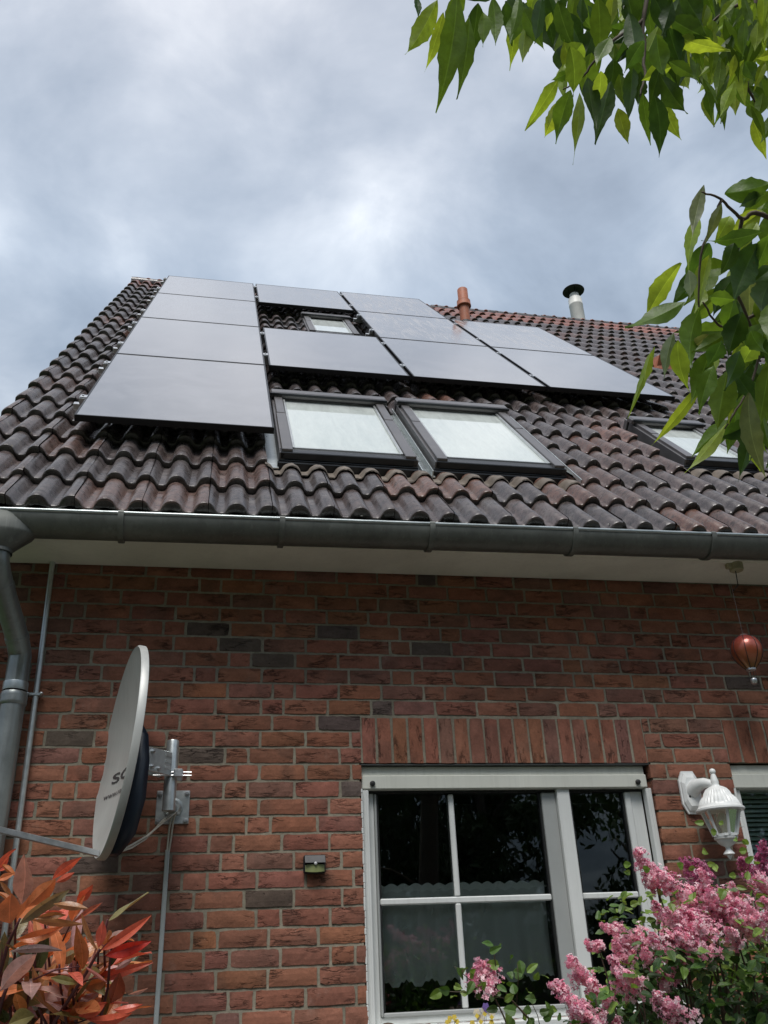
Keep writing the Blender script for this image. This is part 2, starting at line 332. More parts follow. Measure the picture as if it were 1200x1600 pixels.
M = dict(
    brick=brick_mat(), mortar=mortar_mat(), gable=gable_mat(), tile=tile_mat(), glass_pv=panel_glass(),
    pvframe=plain('black_anodised', (.012, .012, .014), .38, .3, .2), alu=plain('mill_aluminium', (.62, .63, .64), .35, .9, .1, 40),
    pipez=plain('galvanised_downpipe', (.26, .28, .275), .36, .6, .2, 7, .05, dirt=.3, streak=.4), zinc=plain('patinated_zinc', (.158, .166, .152), .48, .4, .25, 7, .08, dirt=.35, streak=.5), zinc2=plain('bright_zinc', (.42, .46, .46), .34, .75, .18, 12, dirt=.2),
    galv=plain('galvanised_steel', (.56, .60, .60), .36, .75, .14, 30, dirt=.15), soffit=plain('cream_soffit_board', (.86, .84, .74), .6, 0, .08, 3, .05, dirt=.3, streak=.12),
    upvc=plain('white_upvc', (.70, .72, .70), .32, 0, .05, 3, dirt=.12, streak=.14), upvcg=plain('grey_upvc', (.36, .375, .365), .4, 0, .06, 4), gasket=plain('black_gasket', (.012, .013, .013), .55),
    box=plain('shutter_box_white', (.66, .67, .60), .42, 0, .05, 3, dirt=.1, streak=.18), led=plain('dark_profile', (.05, .055, .055), .5),
    skf=plain('brown_grey_aluminium', (.165, .157, .158), .36, .45, .18, 9, .05, dirt=.25), skl=plain('pale_aluminium', (.55, .56, .55), .35, .8, .1, 20), skd=plain('dark_grey_aluminium', (.035, .038, .042), .38, .5, .2, 10),
    lead=plain('weathered_lead_apron', (.17, .14, .112), .6, .1, .3, 14, .2, dirt=.5), blind=plain('pale_blind_cloth', (.84, .90, .87), .8, 0, .06, 5),
    glass=glass_mat('window_glass', (.94, .97, .955), 1.5, 0, 1.5), glass_sky=glass_mat('skylight_glass', (.96, .98, .97), 2.0, .03, 1.6, .50), glass_lamp=glass_mat('lamp_glass', (.95, .93, .86), 1, .08, 1.35, .10),
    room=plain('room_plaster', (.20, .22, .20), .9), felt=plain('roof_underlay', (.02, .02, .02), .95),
    terra=plain('terracotta', (.40, .135, .07), .6, 0, .18, 20, .1, dirt=.25), flue=plain('flue_enamel', (.78, .77, .72), .45, 0, .07, 8, dirt=.3), black=plain('black_plastic', (.012, .014, .018), .42), capm=plain('flue_cap_steel', (.03, .036, .036), .45, .5),
    dish=plain('dish_grey', (.47, .48, .46), .36, .1, .06, 5, dirt=.15, streak=.2), navy=plain('navy_plastic', (.012, .02, .034), .38), print=plain('dish_print', (.05, .05, .055), .5),
    cable=plain('cream_cable', (.55, .53, .45), .45), duct=plain('grey_duct', (.42, .45, .44), .45, 0, .08, 10), lampw=plain('white_cast_aluminium', (.80, .82, .81), .36, 0, .05, 20, .03, dirt=.15, streak=.15),
    olive=plain('olive_lens', (.23, .26, .11), .3), dot=plain('sensor_dot', (.6, .6, .6), .2), bulb=plain('frosted_bulb', (.75, .72, .6), .4),
    balloon=balloon_mat(), beige=plain('beige_box', (.42, .38, .24), .6), sheer=sheer_mat(), lawn=lawn_mat(), paving=plain('pale_paving', (.15, .147, .135), .85, 0, .15, 6, .2), soil=plain('soil', (.045, .034, .025), .95, 0, .35, 20, .6),
    bark=plain('bark', (.07, .055, .042), .9, 0, .35, 25, .5), stem=plain('green_brown_stem', (.09, .065, .04), .7, 0, .25, 30), redstem=plain('dark_red_stem', (.075, .016, .018), .45, 0, .3, 30),
    leaf=leaf_mat('tree_leaf', .5, .42, .35, tcol=(1.5, 1.4, .5)), lleaf=leaf_mat('lilac_leaf', .3, .45), pleaf=leaf_mat('photinia_leaf', .28, .30, .45, tcol=(1.5, .9, .6)), petal=leaf_mat('lilac_petal', .3, .6, tcol=(1.3, .9, 1.1)),
    house_leaf=leaf_mat('houseplant_leaf', .2, .4), bg_leaf=leaf_mat('far_leaf', .25, .6), tintm=tint_mat('slat', .5), brown=plain('dry_bristle', (.09, .055, .035), .8, 0, .4, 60, .5), pot=plain('planter_plastic', (.08, .09, .07), .6),
)

# ------------------------------------------------------------------ ground
def ground():
    m = MB(); m.add([(-1500, -1500, -.004), (1500, -1500, -.004), (1500, 1500, -.004), (-1500, 1500, -.004)], [(0, 1, 2, 3)])
    m.build('lawn', M['lawn'], kind='structure')
    m = MB(); n = 40; vs = []; fs = []
    for j in range(5):
        for i in range(n+1): vs.append((-2.4+i*.3, -1.9+j*.475, .012+random.uniform(0, .035)))
    for j in range(4):
        for i in range(n): fs.append((j*(n+1)+i, j*(n+1)+i+1, (j+1)*(n+1)+i+1, (j+1)*(n+1)+i))
    m.add(vs, fs); m.build('flower_bed', M['soil'], kind='structure', smooth=2)
    m = MB()
    for i in range(22):
        for j in range(8):
            x, y = -3.4+i*.505, -2.42-j*.505
            m.box((x, y, -.05), (x+.497, y+.497, .02+random.uniform(0, .002)), bev=.006)
    m.build('paving', M['paving'], kind='structure')
ground()

# ------------------------------------------------------------------ the house
ZL, CO, MO = 2.35, .0745333, .2075
TH = .8362; RE = Vector((0, -.4, 3.3858)); RV = Vector((0, math.cos(TH), math.sin(TH))); RN = Vector((0, -math.sin(TH), math.cos(TH)))
def rp(u, v, n=0.0): return RE + Vector((u, 0, 0)) + RV*v + RN*n
VR = 8.43; XL, XR = -1.85, 9.6
house = empty('brick_house', (3.5, 0, 0), 'red brick house with a steep brown tiled roof and white framed ground floor windows', 'house')
W1 = (-.055, 1.364, 1.30, ZL); W2 = (1.795, 2.95, 1.30, ZL)

def brick_tint(alpha_hi=False):
    r = random.random()
    if r < .60: c = (.285, .118, .077)
    elif r < .84: c = (.262, .112, .077)
    elif r < .95: c = (.222, .108, .083)
    elif r < .98: c = (.125, .092, .078)
    else: c = (.31, .126, .074)
    k = random.uniform(.88, 1.10)
    return (c[0]*k, c[1]*k*random.uniform(.95, 1.06), c[2]*k*random.uniform(.9, 1.1), random.uniform(.51, .99) if alpha_hi else random.uniform(.01, .49))
def edge_c(ix, iy, nx, ny): return ix in (0, nx-1) and iy in (0, ny-1)
def brick(mb, o, a, b, n, la, lb, tint, d=.011, nx=5):
    # a block with a slightly wavy face: o corner, a/b axes, n outward
    j = .0015; g = []; ny = 4
    proud = random.uniform(-.001, .0025); tilt = random.uniform(-.0015, .0015)
    for iy in range(ny):
        for ix in range(nx):
            fa, fb = ix/(nx-1), iy/(ny-1)
            ex = random.uniform(-j, j) if ix in (0, nx-1) else 0; ey = random.uniform(-j, j) if iy in (0, ny-1) else 0
            if edge_c(ix, iy, nx, ny) and random.random() < .3: ex += (.004 if ix == 0 else -.004)*random.random(); ey += (.004 if iy == 0 else -.004)*random.random()
            edge = ix in (0, nx-1) or iy in (0, ny-1)
            g.append(o + a*(fa*la+ex) + b*(fb*lb+ey) + n*(proud + tilt*(fa-.5)*2 - (.0028 if edge else 0) + random.uniform(-.0006, .0006)))
    fs = [(y*nx+x, y*nx+x+1, (y+1)*nx+x+1, (y+1)*nx+x) for y in range(ny-1) for x in range(nx-1)]
    ring = list(range(nx)) + [nx-1+nx*k for k in range(1, ny)] + [nx*(ny-1)+k for k in range(nx-2, -1, -1)] + [nx*k for k in range(ny-2, 0, -1)]
    base = len(g)
    for i in ring: g.append(Vector(g[i]) - n*(d + .004))
    L_ = len(ring)
    for k in range(L_): fs.append((ring[k], base+k, base+(k+1) % L_, ring[(k+1) % L_]))
    mb.add(g, fs, tint)
def wall():
    mb = MB(); X, Z, Nf = Vector((1, 0, 0)), Vector((0, 0, 1)), Vector((0, -1, 0))
    jb, jp = .0115, .0125
    def blocked(z0, z1):
        out = []
        for w in (W1, W2):
            if z1 > w[2]+.01 and z0 < w[3]+3*CO-.005: out.append((w[0], w[1]))
        return out
    kmin = -int((3.36-ZL)/CO)-1; kmax = int(ZL/CO)
    for k in range(kmin, kmax):
        zt = ZL-k*CO; z0 = zt-CO+jb/2; h = CO-jb
        x = XL - random.choice((0, .104)) if False else None
        off = (-.155 if (k % 2) else -.2075) + .104*((k*7) % 3 == 0)
        x = off - MO*math.ceil((off-XL)/MO); cnt = random.randint(0, 3)
        bl = blocked(z0, z0+h)
        while x < 5.2:
            cnt += 1
            ln = MO
            if cnt >= random.randint(3, 8): ln = MO/2; cnt = 0
            segs = [(max(x+jp/2, XL), x+ln-jp/2)]
            for a, b in bl:
                ns = []
                for s0, s1 in segs:
                    if s1 <= a or s0 >= b: ns.append((s0, s1)); continue
                    if s0 < a: ns.append((s0, a-.001))
                    if s1 > b: ns.append((b+.001, s1))
                segs = ns
            t = brick_tint()
            for s0, s1 in segs:
                if s1-s0 > .028: brick(mb, Vector((s0, 0, z0)), X, Z, Nf, s1-s0, h, t, nx=10 if s1-s0 > .12 else 6)
            x += ln
    for w in (W1, W2):
        n = round((w[1]-w[0])/CO); st = (w[1]-w[0])/n
        for i in range(n):
            t = brick_tint(True); brick(mb, Vector((w[0]+i*st+jp/2, 0, ZL+.002)), X, Z, Nf, st-jp, 3*CO-jb-.002, t, nx=3)
    # returns of the window reveals
    for w in (W1, W2):
        for side, n in ((w[0], Vector((1, 0, 0))), (w[1], Vector((-1, 0, 0)))):
            for k in range(0, 15):
                z0 = ZL-(k+1)*CO+jb/2
                if z0 < w[2]: continue
                a = Vector((0, 1, 0)); brick(mb, Vector((side, .008, z0)) + n*.0, a, Z, n, .105, CO-jb, brick_tint(), d=.006, nx=3)
    mb.build('brickwork', M['brick'], house)
    # mortar and core, with openings
    m = MB(); y0 = .0055
    def slab(x0, x1, z0, z1): m.box((x0, y0, z0), (x1, .24, z1))
    slab(XL+.003, W1[0]-.010, 0, 3.42); slab(W1[1]+.010, W2[0]-.010, 0, 3.42); slab(W2[1]+.010, XR-.2, 0, 3.42)
    for w in (W1, W2): slab(w[0]-.010, w[1]+.010, 0, w[2]-.06); slab(w[0]-.010, w[1]+.010, ZL+.004, 3.42)
    m.build('mortar_core', M['mortar'], house)
    # far part of the front plus gable ends
    vr = rp(0, VR); yr, zr = vr.y, vr.z-.14
    for x in (XL, XR-.2):
        m = MB(); s = .24 if x == XL else -.24
        vs = [(x, .24, 0), (x, 2*yr, 0), (x, 2*yr, 3.3), (x, yr, zr-.1), (x, .24, 3.75-.1)]
        m.add(vs + [(a+s, b, c) for a, b, c in vs], [(0, 1, 2, 3, 4), (9, 8, 7, 6, 5)] + [(i, i+5, (i+1) % 5+5, (i+1) % 5) for i in range(5)]); m.build('gable_wall', M['gable'], house)
    m = MB(); m.box((XL+.25, 2*yr-.24, 0), (XR-.45, 2*yr, 3.3)); m.build('rear_wall', M['gable'], house)
    # dark room behind
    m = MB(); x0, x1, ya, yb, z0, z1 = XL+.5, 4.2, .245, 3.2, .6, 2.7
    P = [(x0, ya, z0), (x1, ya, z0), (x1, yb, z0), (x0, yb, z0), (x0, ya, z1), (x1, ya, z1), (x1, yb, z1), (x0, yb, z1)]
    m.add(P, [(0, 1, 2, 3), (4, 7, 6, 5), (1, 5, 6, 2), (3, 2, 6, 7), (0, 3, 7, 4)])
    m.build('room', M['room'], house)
wall()

SKY = [(-.45, .32, .73, 2.05), (.415, 1.19, .73, 2.07), (2.12, 2.66, 1.12, 2.02), (.02, .545, 4.97, 6.0)]
CR = .1428; EXP = .35
def crest(u):                             # tile section: round crests, flat pans
    d = ((u+1.389+CR/2) % CR) - CR/2
    w = .0505
    return .050*max(0.0, 1-(d/w)**2)**.58 if abs(d) < w else 0.0
def tile_tint(u, v):
    r = random.random()
    if r < .50: c = (.078, .064, .063)
    elif r < .80: c = (.086, .064, .060)
    elif r < .95: c = (.106, .066, .056)
    else: c = (.135, .068, .050)
    if v > 7.6: c = (.27, .090, .055) if r > .25 else (.16, .085, .07)      # redder, cleaner courses below the ridge
    if .25 < v < .65 and -.5 < u < 1.2 and r > .5: c = (.150, .080, .060)    # rain-washed courses under the skylights
    k = random.uniform(.82, 1.14); return (c[0]*k, c[1]*k, c[2]*k)
def roof():
    mb = MB(); tw = 2*CR; slit0 = -1.389+.016
    prof0 = [-.0165+.0008, -.006, .006]
    def sag(u, v): return -.045*max(0.0, min(1.0, (-.2-u)/1.2))*math.exp(-max(v, 0)/1.2)
    nrow = int((VR+.05)/EXP)+1
    for r in range(nrow):
        v0 = -.045+r*EXP; v1 = min(v0+EXP+.06, VR+.02)
        for c in range(-3, 39):
            ul = slit0 + c*tw; verge = c == -3
            if verge: ul = -2.012; uw = (slit0-2*tw) - ul
            else: uw = tw
            um, vm = ul+uw/2, v0+EXP/2
            if any(a-.03 < um < b+.03 and p-.06 < vm < q+.02 for a, b, p, q in SKY): continue
            if um > XR-.05: continue
            jit = random.uniform(-.010, .010); tl = random.uniform(-.006, .006); skw = random.uniform(-.006, .006)
            us = [ul+.002]
            n = 8 if verge else 26
            us += [ul + uw*(i/(n)) for i in range(1, n)] + [ul+uw-.0015]
            top = []; rows = [(v0+jit, .030, 0), (v0+jit+.004, .039, 0), (v0+jit+.016, .043, 0), (v1, .004, 0)]
            alp = 1.0 if verge else (.55 if c == -2 else (.28 if random.random() < .2 else .06))
            tt = (*tile_tint(um, v0), alp)
            vs = []
            for (vv, nb, dn) in rows:
                for i, u in enumerate(us):
                    nn = crest(u) + nb + tl*((u-ul)/uw-.5)
                    if verge and i == 0: nn -= .035
                    vs.append(rp(u, vv+sag(u, vv)+skw*((u-ul)/uw-.5), nn+tl*.3))
            k = len(us); fs = []
            for a in range(3):
                for i in range(k-1): fs.append((a*k+i, a*k+i+1, (a+1)*k+i+1, (a+1)*k+i))
            b0 = len(vs)
            for vv, nb in ((v0+jit+.004, .002), (v1, -.012)):
                for i, u in enumerate(us):
                    nn = max(crest(u)-.002, 0)*.86 + nb + tl*((u-ul)/uw-.5)
                    vs.append(rp(u, vv+sag(u, vv), nn))
            for i in range(k-1): fs.append((b0+i, b0+i+1, b0+k+i+1, b0+k+i))
            fs.append((0, b0, b0+k, 3*k)); fs.append((k-1, 3*k+k-1, b0+2*k-1, b0+k-1))
            o0 = len(mb.v); mb.add(vs, fs, tt)
            for i in range(k-1): mb.f.append(tuple(o0+q for q in (b0+i+1, i+1, i, b0+i))); mb.t.append((.030, .026, .023, .3))   # mossy front edge, with the row shadow painted into its dark tint
        # verge flank under the outer edge
        vs = [rp(-2.012, v0+sag(-2, v0), .035), rp(-2.012, v1+sag(-2, v1), .01), rp(-2.012, v1+sag(-2, v1), -.10), rp(-2.012, v0+sag(-2, v0), -.08)]
        mb.add(vs + [v+Vector((.02, 0, 0)) for v in vs], [(3, 2, 1, 0), (4, 5, 6, 7), (0, 1, 5, 4), (0, 4, 7, 3)], (.11, .09, .08, 1))
    for _ in range(1500):                      # moss and debris caught in the pans and laps
        r = random.randrange(0, nrow-1); u = random.uniform(-1.98, 6.5); v = -.045+r*EXP+random.choice((-.012, -.006, random.uniform(0, .30))); 
        if r > 8 and random.random() < .5: continue
        if any(a-.05 < u < b+.05 and p-.2 < v < q+.02 for a, b, p, q in SKY): continue
        fv = (v+.045) % EXP; nb = crest(u)+.043-.039*fv/EXP; rr = random.uniform(.003, .011); q = []
        for k in range(7):
            a = 2*math.pi*k/7; f = rr*random.uniform(.6, 1.3); q.append(rp(u+f*math.cos(a), v+f*.8*math.sin(a), nb-.002))
        q.append(rp(u, v, nb+rr*random.uniform(.3, .6))); mb.add(q, [(k, (k+1) % 7, 7) for k in range(7)], (*random.choice(((.05, .055, .02), (.035, .03, .022), (.10, .085, .05), (.16, .15, .12))), .5))
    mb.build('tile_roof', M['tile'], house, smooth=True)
    # deck under the tiles and the rear slope
    m = MB(); vr = rp(0, VR)
    def slabn(pts, dn):
        vs = [Vector(p) for p in pts]; m.add(vs + [v-Vector((0, 0, dn)) for v in vs], [(0, 1, 2, 3), (7, 6, 5, 4)] + [(i, i+4, (i+1) % 4+4, (i+1) % 4) for i in range(4)])
    slabn([rp(-1.98, .10, -.025), rp(XR, .10, -.025), rp(XR, VR, -.025), rp(-1.98, VR, -.025)], .10)
    yb = 2*vr.y - RE.y; d = RN*-.025
    slabn([(-1.98, vr.y, vr.z-.03), (XR, vr.y, vr.z-.03), (XR, yb, RE.z-.02), (-1.98, yb, RE.z-.02)], .10)
    m.build('roof_deck', M['felt'], house)
    # ridge caps
    mb = MB(); x = -2.0; i = 0
    while x < XR:
        L_ = .42; n = 11; vs = []; fs = []; r0 = random.uniform(-.003, .003)
        for s, (xx, rr) in enumerate(((x-.03, .118), (x+.02, .121), (x+L_, .106))):
            for k in range(n):
                a = math.pi*(k/(n-1)) ; a = -.55 + a*(math.pi+1.1)/math.pi
                yy, zz = math.cos(a)*rr*1.0, math.sin(a)*rr*.72
                vs.append((xx, vr.y + .01 + yy, vr.z-.018 + zz + r0))
        for s in range(2):
            for k in range(n-1): fs.append((s*n+k, s*n+k+1, (s+1)*n+k+1, (s+1)*n+k))
        b = len(vs)
        for k in range(n):
            p = vs[k]; vs.append((p[0], vr.y+.01+(p[1]-vr.y-.01)*.86, vr.z-.018+(p[2]-vr.z+.018)*.82))
        for k in range(n-1): fs.append((k+1, k, b+k, b+k+1))
        c = random.uniform(.8, 1.15); mb.add(vs, fs, (.085*c, .075*c, .075*c, .2)); x += L_-.02; i += 1
    mb.build('ridge_cap', M['tile'], house, smooth=True)
roof()

def eaves():
    def zs(x): return 3.2985 + .008*x
    m = MB(); xs = (-1.98, XR)
    def strip(y0, y1, dz0, th):
        vs = [(x, y, zs(x)+dz0+t) for x in xs for y in (y0, y1) for t in (0, th)]
        m.add(vs, [(0, 1, 3, 2), (4, 6, 7, 5), (0, 4, 5, 1), (2, 3, 7, 6), (0, 2, 6, 4), (1, 5, 7, 3)])
    strip(-.262, -.0125, 0, .018)            # soffit board
    strip(-.300, -.266, -.004, .02)          # edge board under the gutter, a groove beside it
    strip(-.318, -.3005, -.001, .12)         # fascia behind the gutter
    m.build('soffit', M['soffit'], house, label='cream soffit and fascia boards under the eaves')
    # gutter: half round with a rolled front bead
    r, yc = .086, -.405
    def zg(x): return 3.345 + .0135*x
    m = MB(); n = 20; X0, X1 = -2.08, XR; vs = []; fs = []
    for x in (X0, X1):
        for ri in (r, r-.004):
            for k in range(n+1):
                a = math.pi + math.pi*k/n
                vs.append((x, yc + ri*math.cos(a), zg(x) + ri*math.sin(a)))
    K = n+1
    for k in range(n):
        fs.append((k, k+1, 2*K+k+1, 2*K+k)[::-1]); fs.append((K+k, K+k+1, 3*K+k+1, 3*K+k)); fs.append((k, k+1, K+k+1, K+k)); fs.append((2*K+k, 2*K+k+1, 3*K+k+1, 3*K+k)[::-1])
    fs.append((n, K+n, 3*K+n, 2*K+n))
    m.add(vs, fs)
    vs = [(X0, yc + r*math.cos(math.pi+math.pi*k/n), zg(X0) + r*math.sin(math.pi+math.pi*k/n)) for k in range(K)]; m.add(vs, [tuple(range(K))])
    g = m.build('gutter', M['zinc'], house, smooth=True)
    m = MB(); m.tube([(X0, yc-r+.002, zg(X0)+.002), (X1, yc-r+.002, zg(X1)+.002)], .0095, 12); m.build('gutter_bead', M['zinc2'], g, smooth=True)
    for x in (-1.88, -1.175, -.469, .231, .941, 1.671, 2.38, 3.09, 3.8, 4.5, 5.2, 5.9):
        m = MB(); vs = []; fs = []
        for i, xx in enumerate((x-.0125, x+.0125)):
            for rr in (r+.010, r+.001):
                for k in range(n+1):
                    a = math.pi*.985 + math.pi*1.0*k/n; vs.append((xx, yc+rr*math.cos(a), zg(x)+rr*math.sin(a)))
        for k in range(n):
            fs += [(k, k+1, 2*K+k+1, 2*K+k)[::-1], (k, k+1, K+k+1, K+k), (2*K+k, 2*K+k+1, 3*K+k+1, 3*K+k)[::-1]]
        m.add(vs, fs); m.tube([(x-.0125, yc-r+.002, zg(x)+.002), (x+.0125, yc-r+.002, zg(x)+.002)], .0125, 10)
        m.build('gutter_bracket', M['zinc'], g, smooth=True)
    # outlet hopper and downpipe
    xo = -1.672; zo = zg(xo)
    m = MB(); secs = [(zo+.004, .115, .088), (zo-.035, .130, .0915), (zo-.080, .140, .0935), (zo-.092, .132, .092), (zo-.150, .062, .062), (zo-.156, .056, .056), (zo-.172, .056, .056)]
    nn = 28; vs = []; fs = []
    for z, a, b in secs:
        for k in range(nn):
            t = 2*math.pi*k/nn; vs.append((xo + a*math.cos(t), yc-.002 + b*math.sin(t), z))
    for i in range(len(secs)-1):
        for k in range(nn): fs.append((i*nn+k, i*nn+(k+1) % nn, (i+1)*nn+(k+1) % nn, (i+1)*nn+k)[::-1])
    m.add(vs, fs); dp = m.build('downpipe', M['zinc'], house, smooth=True)
    m = MB(); xb, yb = -1.588, -.082
    z1, z2 = zo-.20, 2.80
    A = Vector((xo, yc, zo-.14)); B = Vector((xo, yc, z1)); C_ = Vector((xb, yb, z2)); D = Vector((xb, yb, 2.645))
    P = [A]
    for i in range(15):
        t = i/14; s = t*t*(3-2*t)*.55 + t*.45
        p = B.lerp(C_, s); P.append(Vector((p.x, p.y, B.z+(C_.z-B.z)*t)))
    P.append(D); m.tube(P, .049, 20)
    m.tube([(P[5]-(P[6]-P[4]).normalized()*.014), (P[5]+(P[6]-P[4]).normalized()*.014)], .0515, 20); m.tube([(P[12]-(P[13]-P[11]).normalized()*.012), (P[12]+(P[13]-P[11]).normalized()*.012)], .0515, 20)
    m.build('swan_neck', M['pipez'], dp, smooth=True)
    m = MB(); m.lathe([(.0505, 0), (.0505, 2.56), (.056, 2.565), (.058, 2.575), (.056, 2.585), (.058, 2.6), (.056, 2.612), (.0535, 2.618)], (xb, yb, 0.02), 24); m.build('pipe', M['pipez'], dp, smooth=True)
    m = MB(); m.lathe([(.052, 0), (.0525, .002), (.0525, .036), (.052, .038)], (xb, yb, 2.645), 24); m.build('pipe_clip', M['zinc2'], dp, smooth=True)
    # galvanised conduit beside it
    c = empty('conduit', (-1.506, -.03, 1.2), 'thin galvanised conduit running up the wall beside the downpipe', 'pipe')
    m = MB(); m.tube([(-1.492, -.03, .25), (-1.500, -.03, 1.8), (-1.509, -.03, 2.7), (-1.518, -.03, 3.30)], .0125, 14); m.build('tube', M['galv'], c, smooth=True)
    m = MB(); m.box((-1.545, -.046, 2.638), (-1.478, -.012, 2.652), bev=.003); m.build('saddle_clip', M['zinc2'], c)
    for x in (-1.541, -1.482):
        m = MB(); m.lathe([(.007, 0), (.0075, .004), (.006, .014), (.003, .016)], (0, 0, 0), 10); m.v = [(x+a, -.046-d, 2.645+b) for a, b, d in m.v]; m.build('screw', M['alu'], c, smooth=True)
eaves()

# ------------------------------------------------------------------ skylights
def skylight(u0, u1, v0, v1, lab, rows_apron=True):
    def bx(m, a, b, bev=.003, tint=(1, 1, 1, 0)): m.box(a, b, tint, bev, fr=lambda u, v, n: rp(u, v, n))
    m = MB(); f = .076; H = .122
    # kerb and covers (left and right in two lengths each)
    bx(m, (u0, v0+.02, -.02), (u0+.028, v1, H-.022)); bx(m, (u1-.028, v0+.02, -.02), (u1, v1, H-.022)); bx(m, (u0+.0285, v1-.03, -.02), (u1-.0285, v1, H-.024)); bx(m, (u0+.0285, v0+.064, -.02), (u1-.0285, v0+.080, H-.03))
    fr = m.build('skylight', M['skf'], house, label=lab)
    vm = v0+.62*(v1-v0)
    for s in (0, 1):
        m = MB(); a = u0+.012 if s == 0 else u1-f+.004; b = a+f-.016
        bx(m, (a, v0+.03, H-.045), (b, vm-.002, H-.003)); bx(m, (a+.003, vm+.002, H-.045), (b-.003, v1-.05, H))
        c = a-.010 if s == 0 else b-.004
        bx(m, (c, v0+.035, H-.055), (c+.014, vm, H-.028)); m.build('side_cover', M['skf'], fr)
    m = MB(); bx(m, (u0-.012, v1-.075, H-.02), (u1+.012, v1+.03, H+.028), .012); bx(m, (u0-.004, v1+.02, -.02), (u1+.004, v1+.075, H-.01)); m.build('top_hood', M['skf'], fr)
    m = MB(); bx(m, (u0-.010, v1-.088, H+.010), (u1+.010, v1-.077, H+.026), .002); m.build('hood_edge', M['skd'], fr)
    m = MB(); bx(m, (u0+.004, v0+.020, H-.062), (u1-.004, v0+.096, H-.020), .004); bx(m, (u0-.008, v0-.006, -.02), (u1+.008, v0+.022, H-.070), .004); bx(m, (u0-.002, v0+.012, H-.0695), (u1+.002, v0+.05, H-.0625), .002)
    m.build('bottom_bar', M['skd'], fr)
    gu0, gu1, gv0, gv1 = u0+f+.012, u1-f-.012, v0+.112, v1-.085
    m = MB()
    bx(m, (gu0-.014, gv0-.012, H-.03), (gu0-.001, gv1, H-.012), .002); bx(m, (gu1+.001, gv0-.012, H-.03), (gu1+.014, gv1, H-.012), .002); bx(m, (gu0, gv0-.011, H-.03), (gu1, gv0-.001, H-.014), .002)
    m.build('glazing_bead', M['skl'], fr)
    m = MB(); bx(m, (gu0, gv0, H-.034), (gu1, gv1+.004, H-.028), 0); m.build('pane', M['glass_sky'], fr)
    m = MB(); bx(m, (gu0-.004, gv0-.004, H-.085), (gu1+.004, gv1-.085, H-.06), 0); m.build('blind', M['blind'], fr)
    m = MB(); bx(m, (gu0-.004, gv1-.0845, H-.10), (gu1+.004, gv1+.006, H-.07), .01); m.build('blind_case', M['skd'], fr)
    # flashing: side gutters and pleated apron over the course below
    m = MB()
    for a, b, c, d in ((u0-.075, u0-.001, u0-.08, u0-.074), (u1+.001, u1+.075, u1+.074, u1+.08)):
        m = MB(); bx(m, (a, v0-.03, .020), (b, v1+.07, .026), 0); bx(m, (c, v0-.03, .0262), (d, v1+.07, .06), 0); m.build('side_flashing', M['galv'] if v0 < 1 else M['skd'], fr)
    m = MB(); n = int((u1-u0+.16)/CR*14); vs = []; fs = []
    for vv, base, fl in ((v0+.01, .004, .05), (v0-.012, .006, .2), (v0-.05, .018, .9), (v0-.11, .030, 1), (v0-.155, .034, 1), (v0-.159, .028, 1)):
        for i in range(n+1):
            u = u0-.08+(u1-u0+.16)*i/n; vs.append(rp(u, vv + random.uniform(-.004, .004), base+crest(u)*fl + random.uniform(-.001, .001)))
    for a in range(5):
        for i in range(n): fs.append((a*(n+1)+i, a*(n+1)+i+1, (a+1)*(n+1)+i+1, (a+1)*(n+1)+i)[::-1])
    m.add(vs, fs); m.build('lead_apron', M['lead'], fr, smooth=True)
skylight(*SKY[0], 'left one of the two large skylights side by side above the gutter')
skylight(*SKY[1], 'right one of the two large skylights side by side above the gutter')
skylight(*SKY[2], 'smaller skylight at the right, partly behind hanging leaves')
skylight(*SKY[3], 'small skylight high up, framed by solar panels')

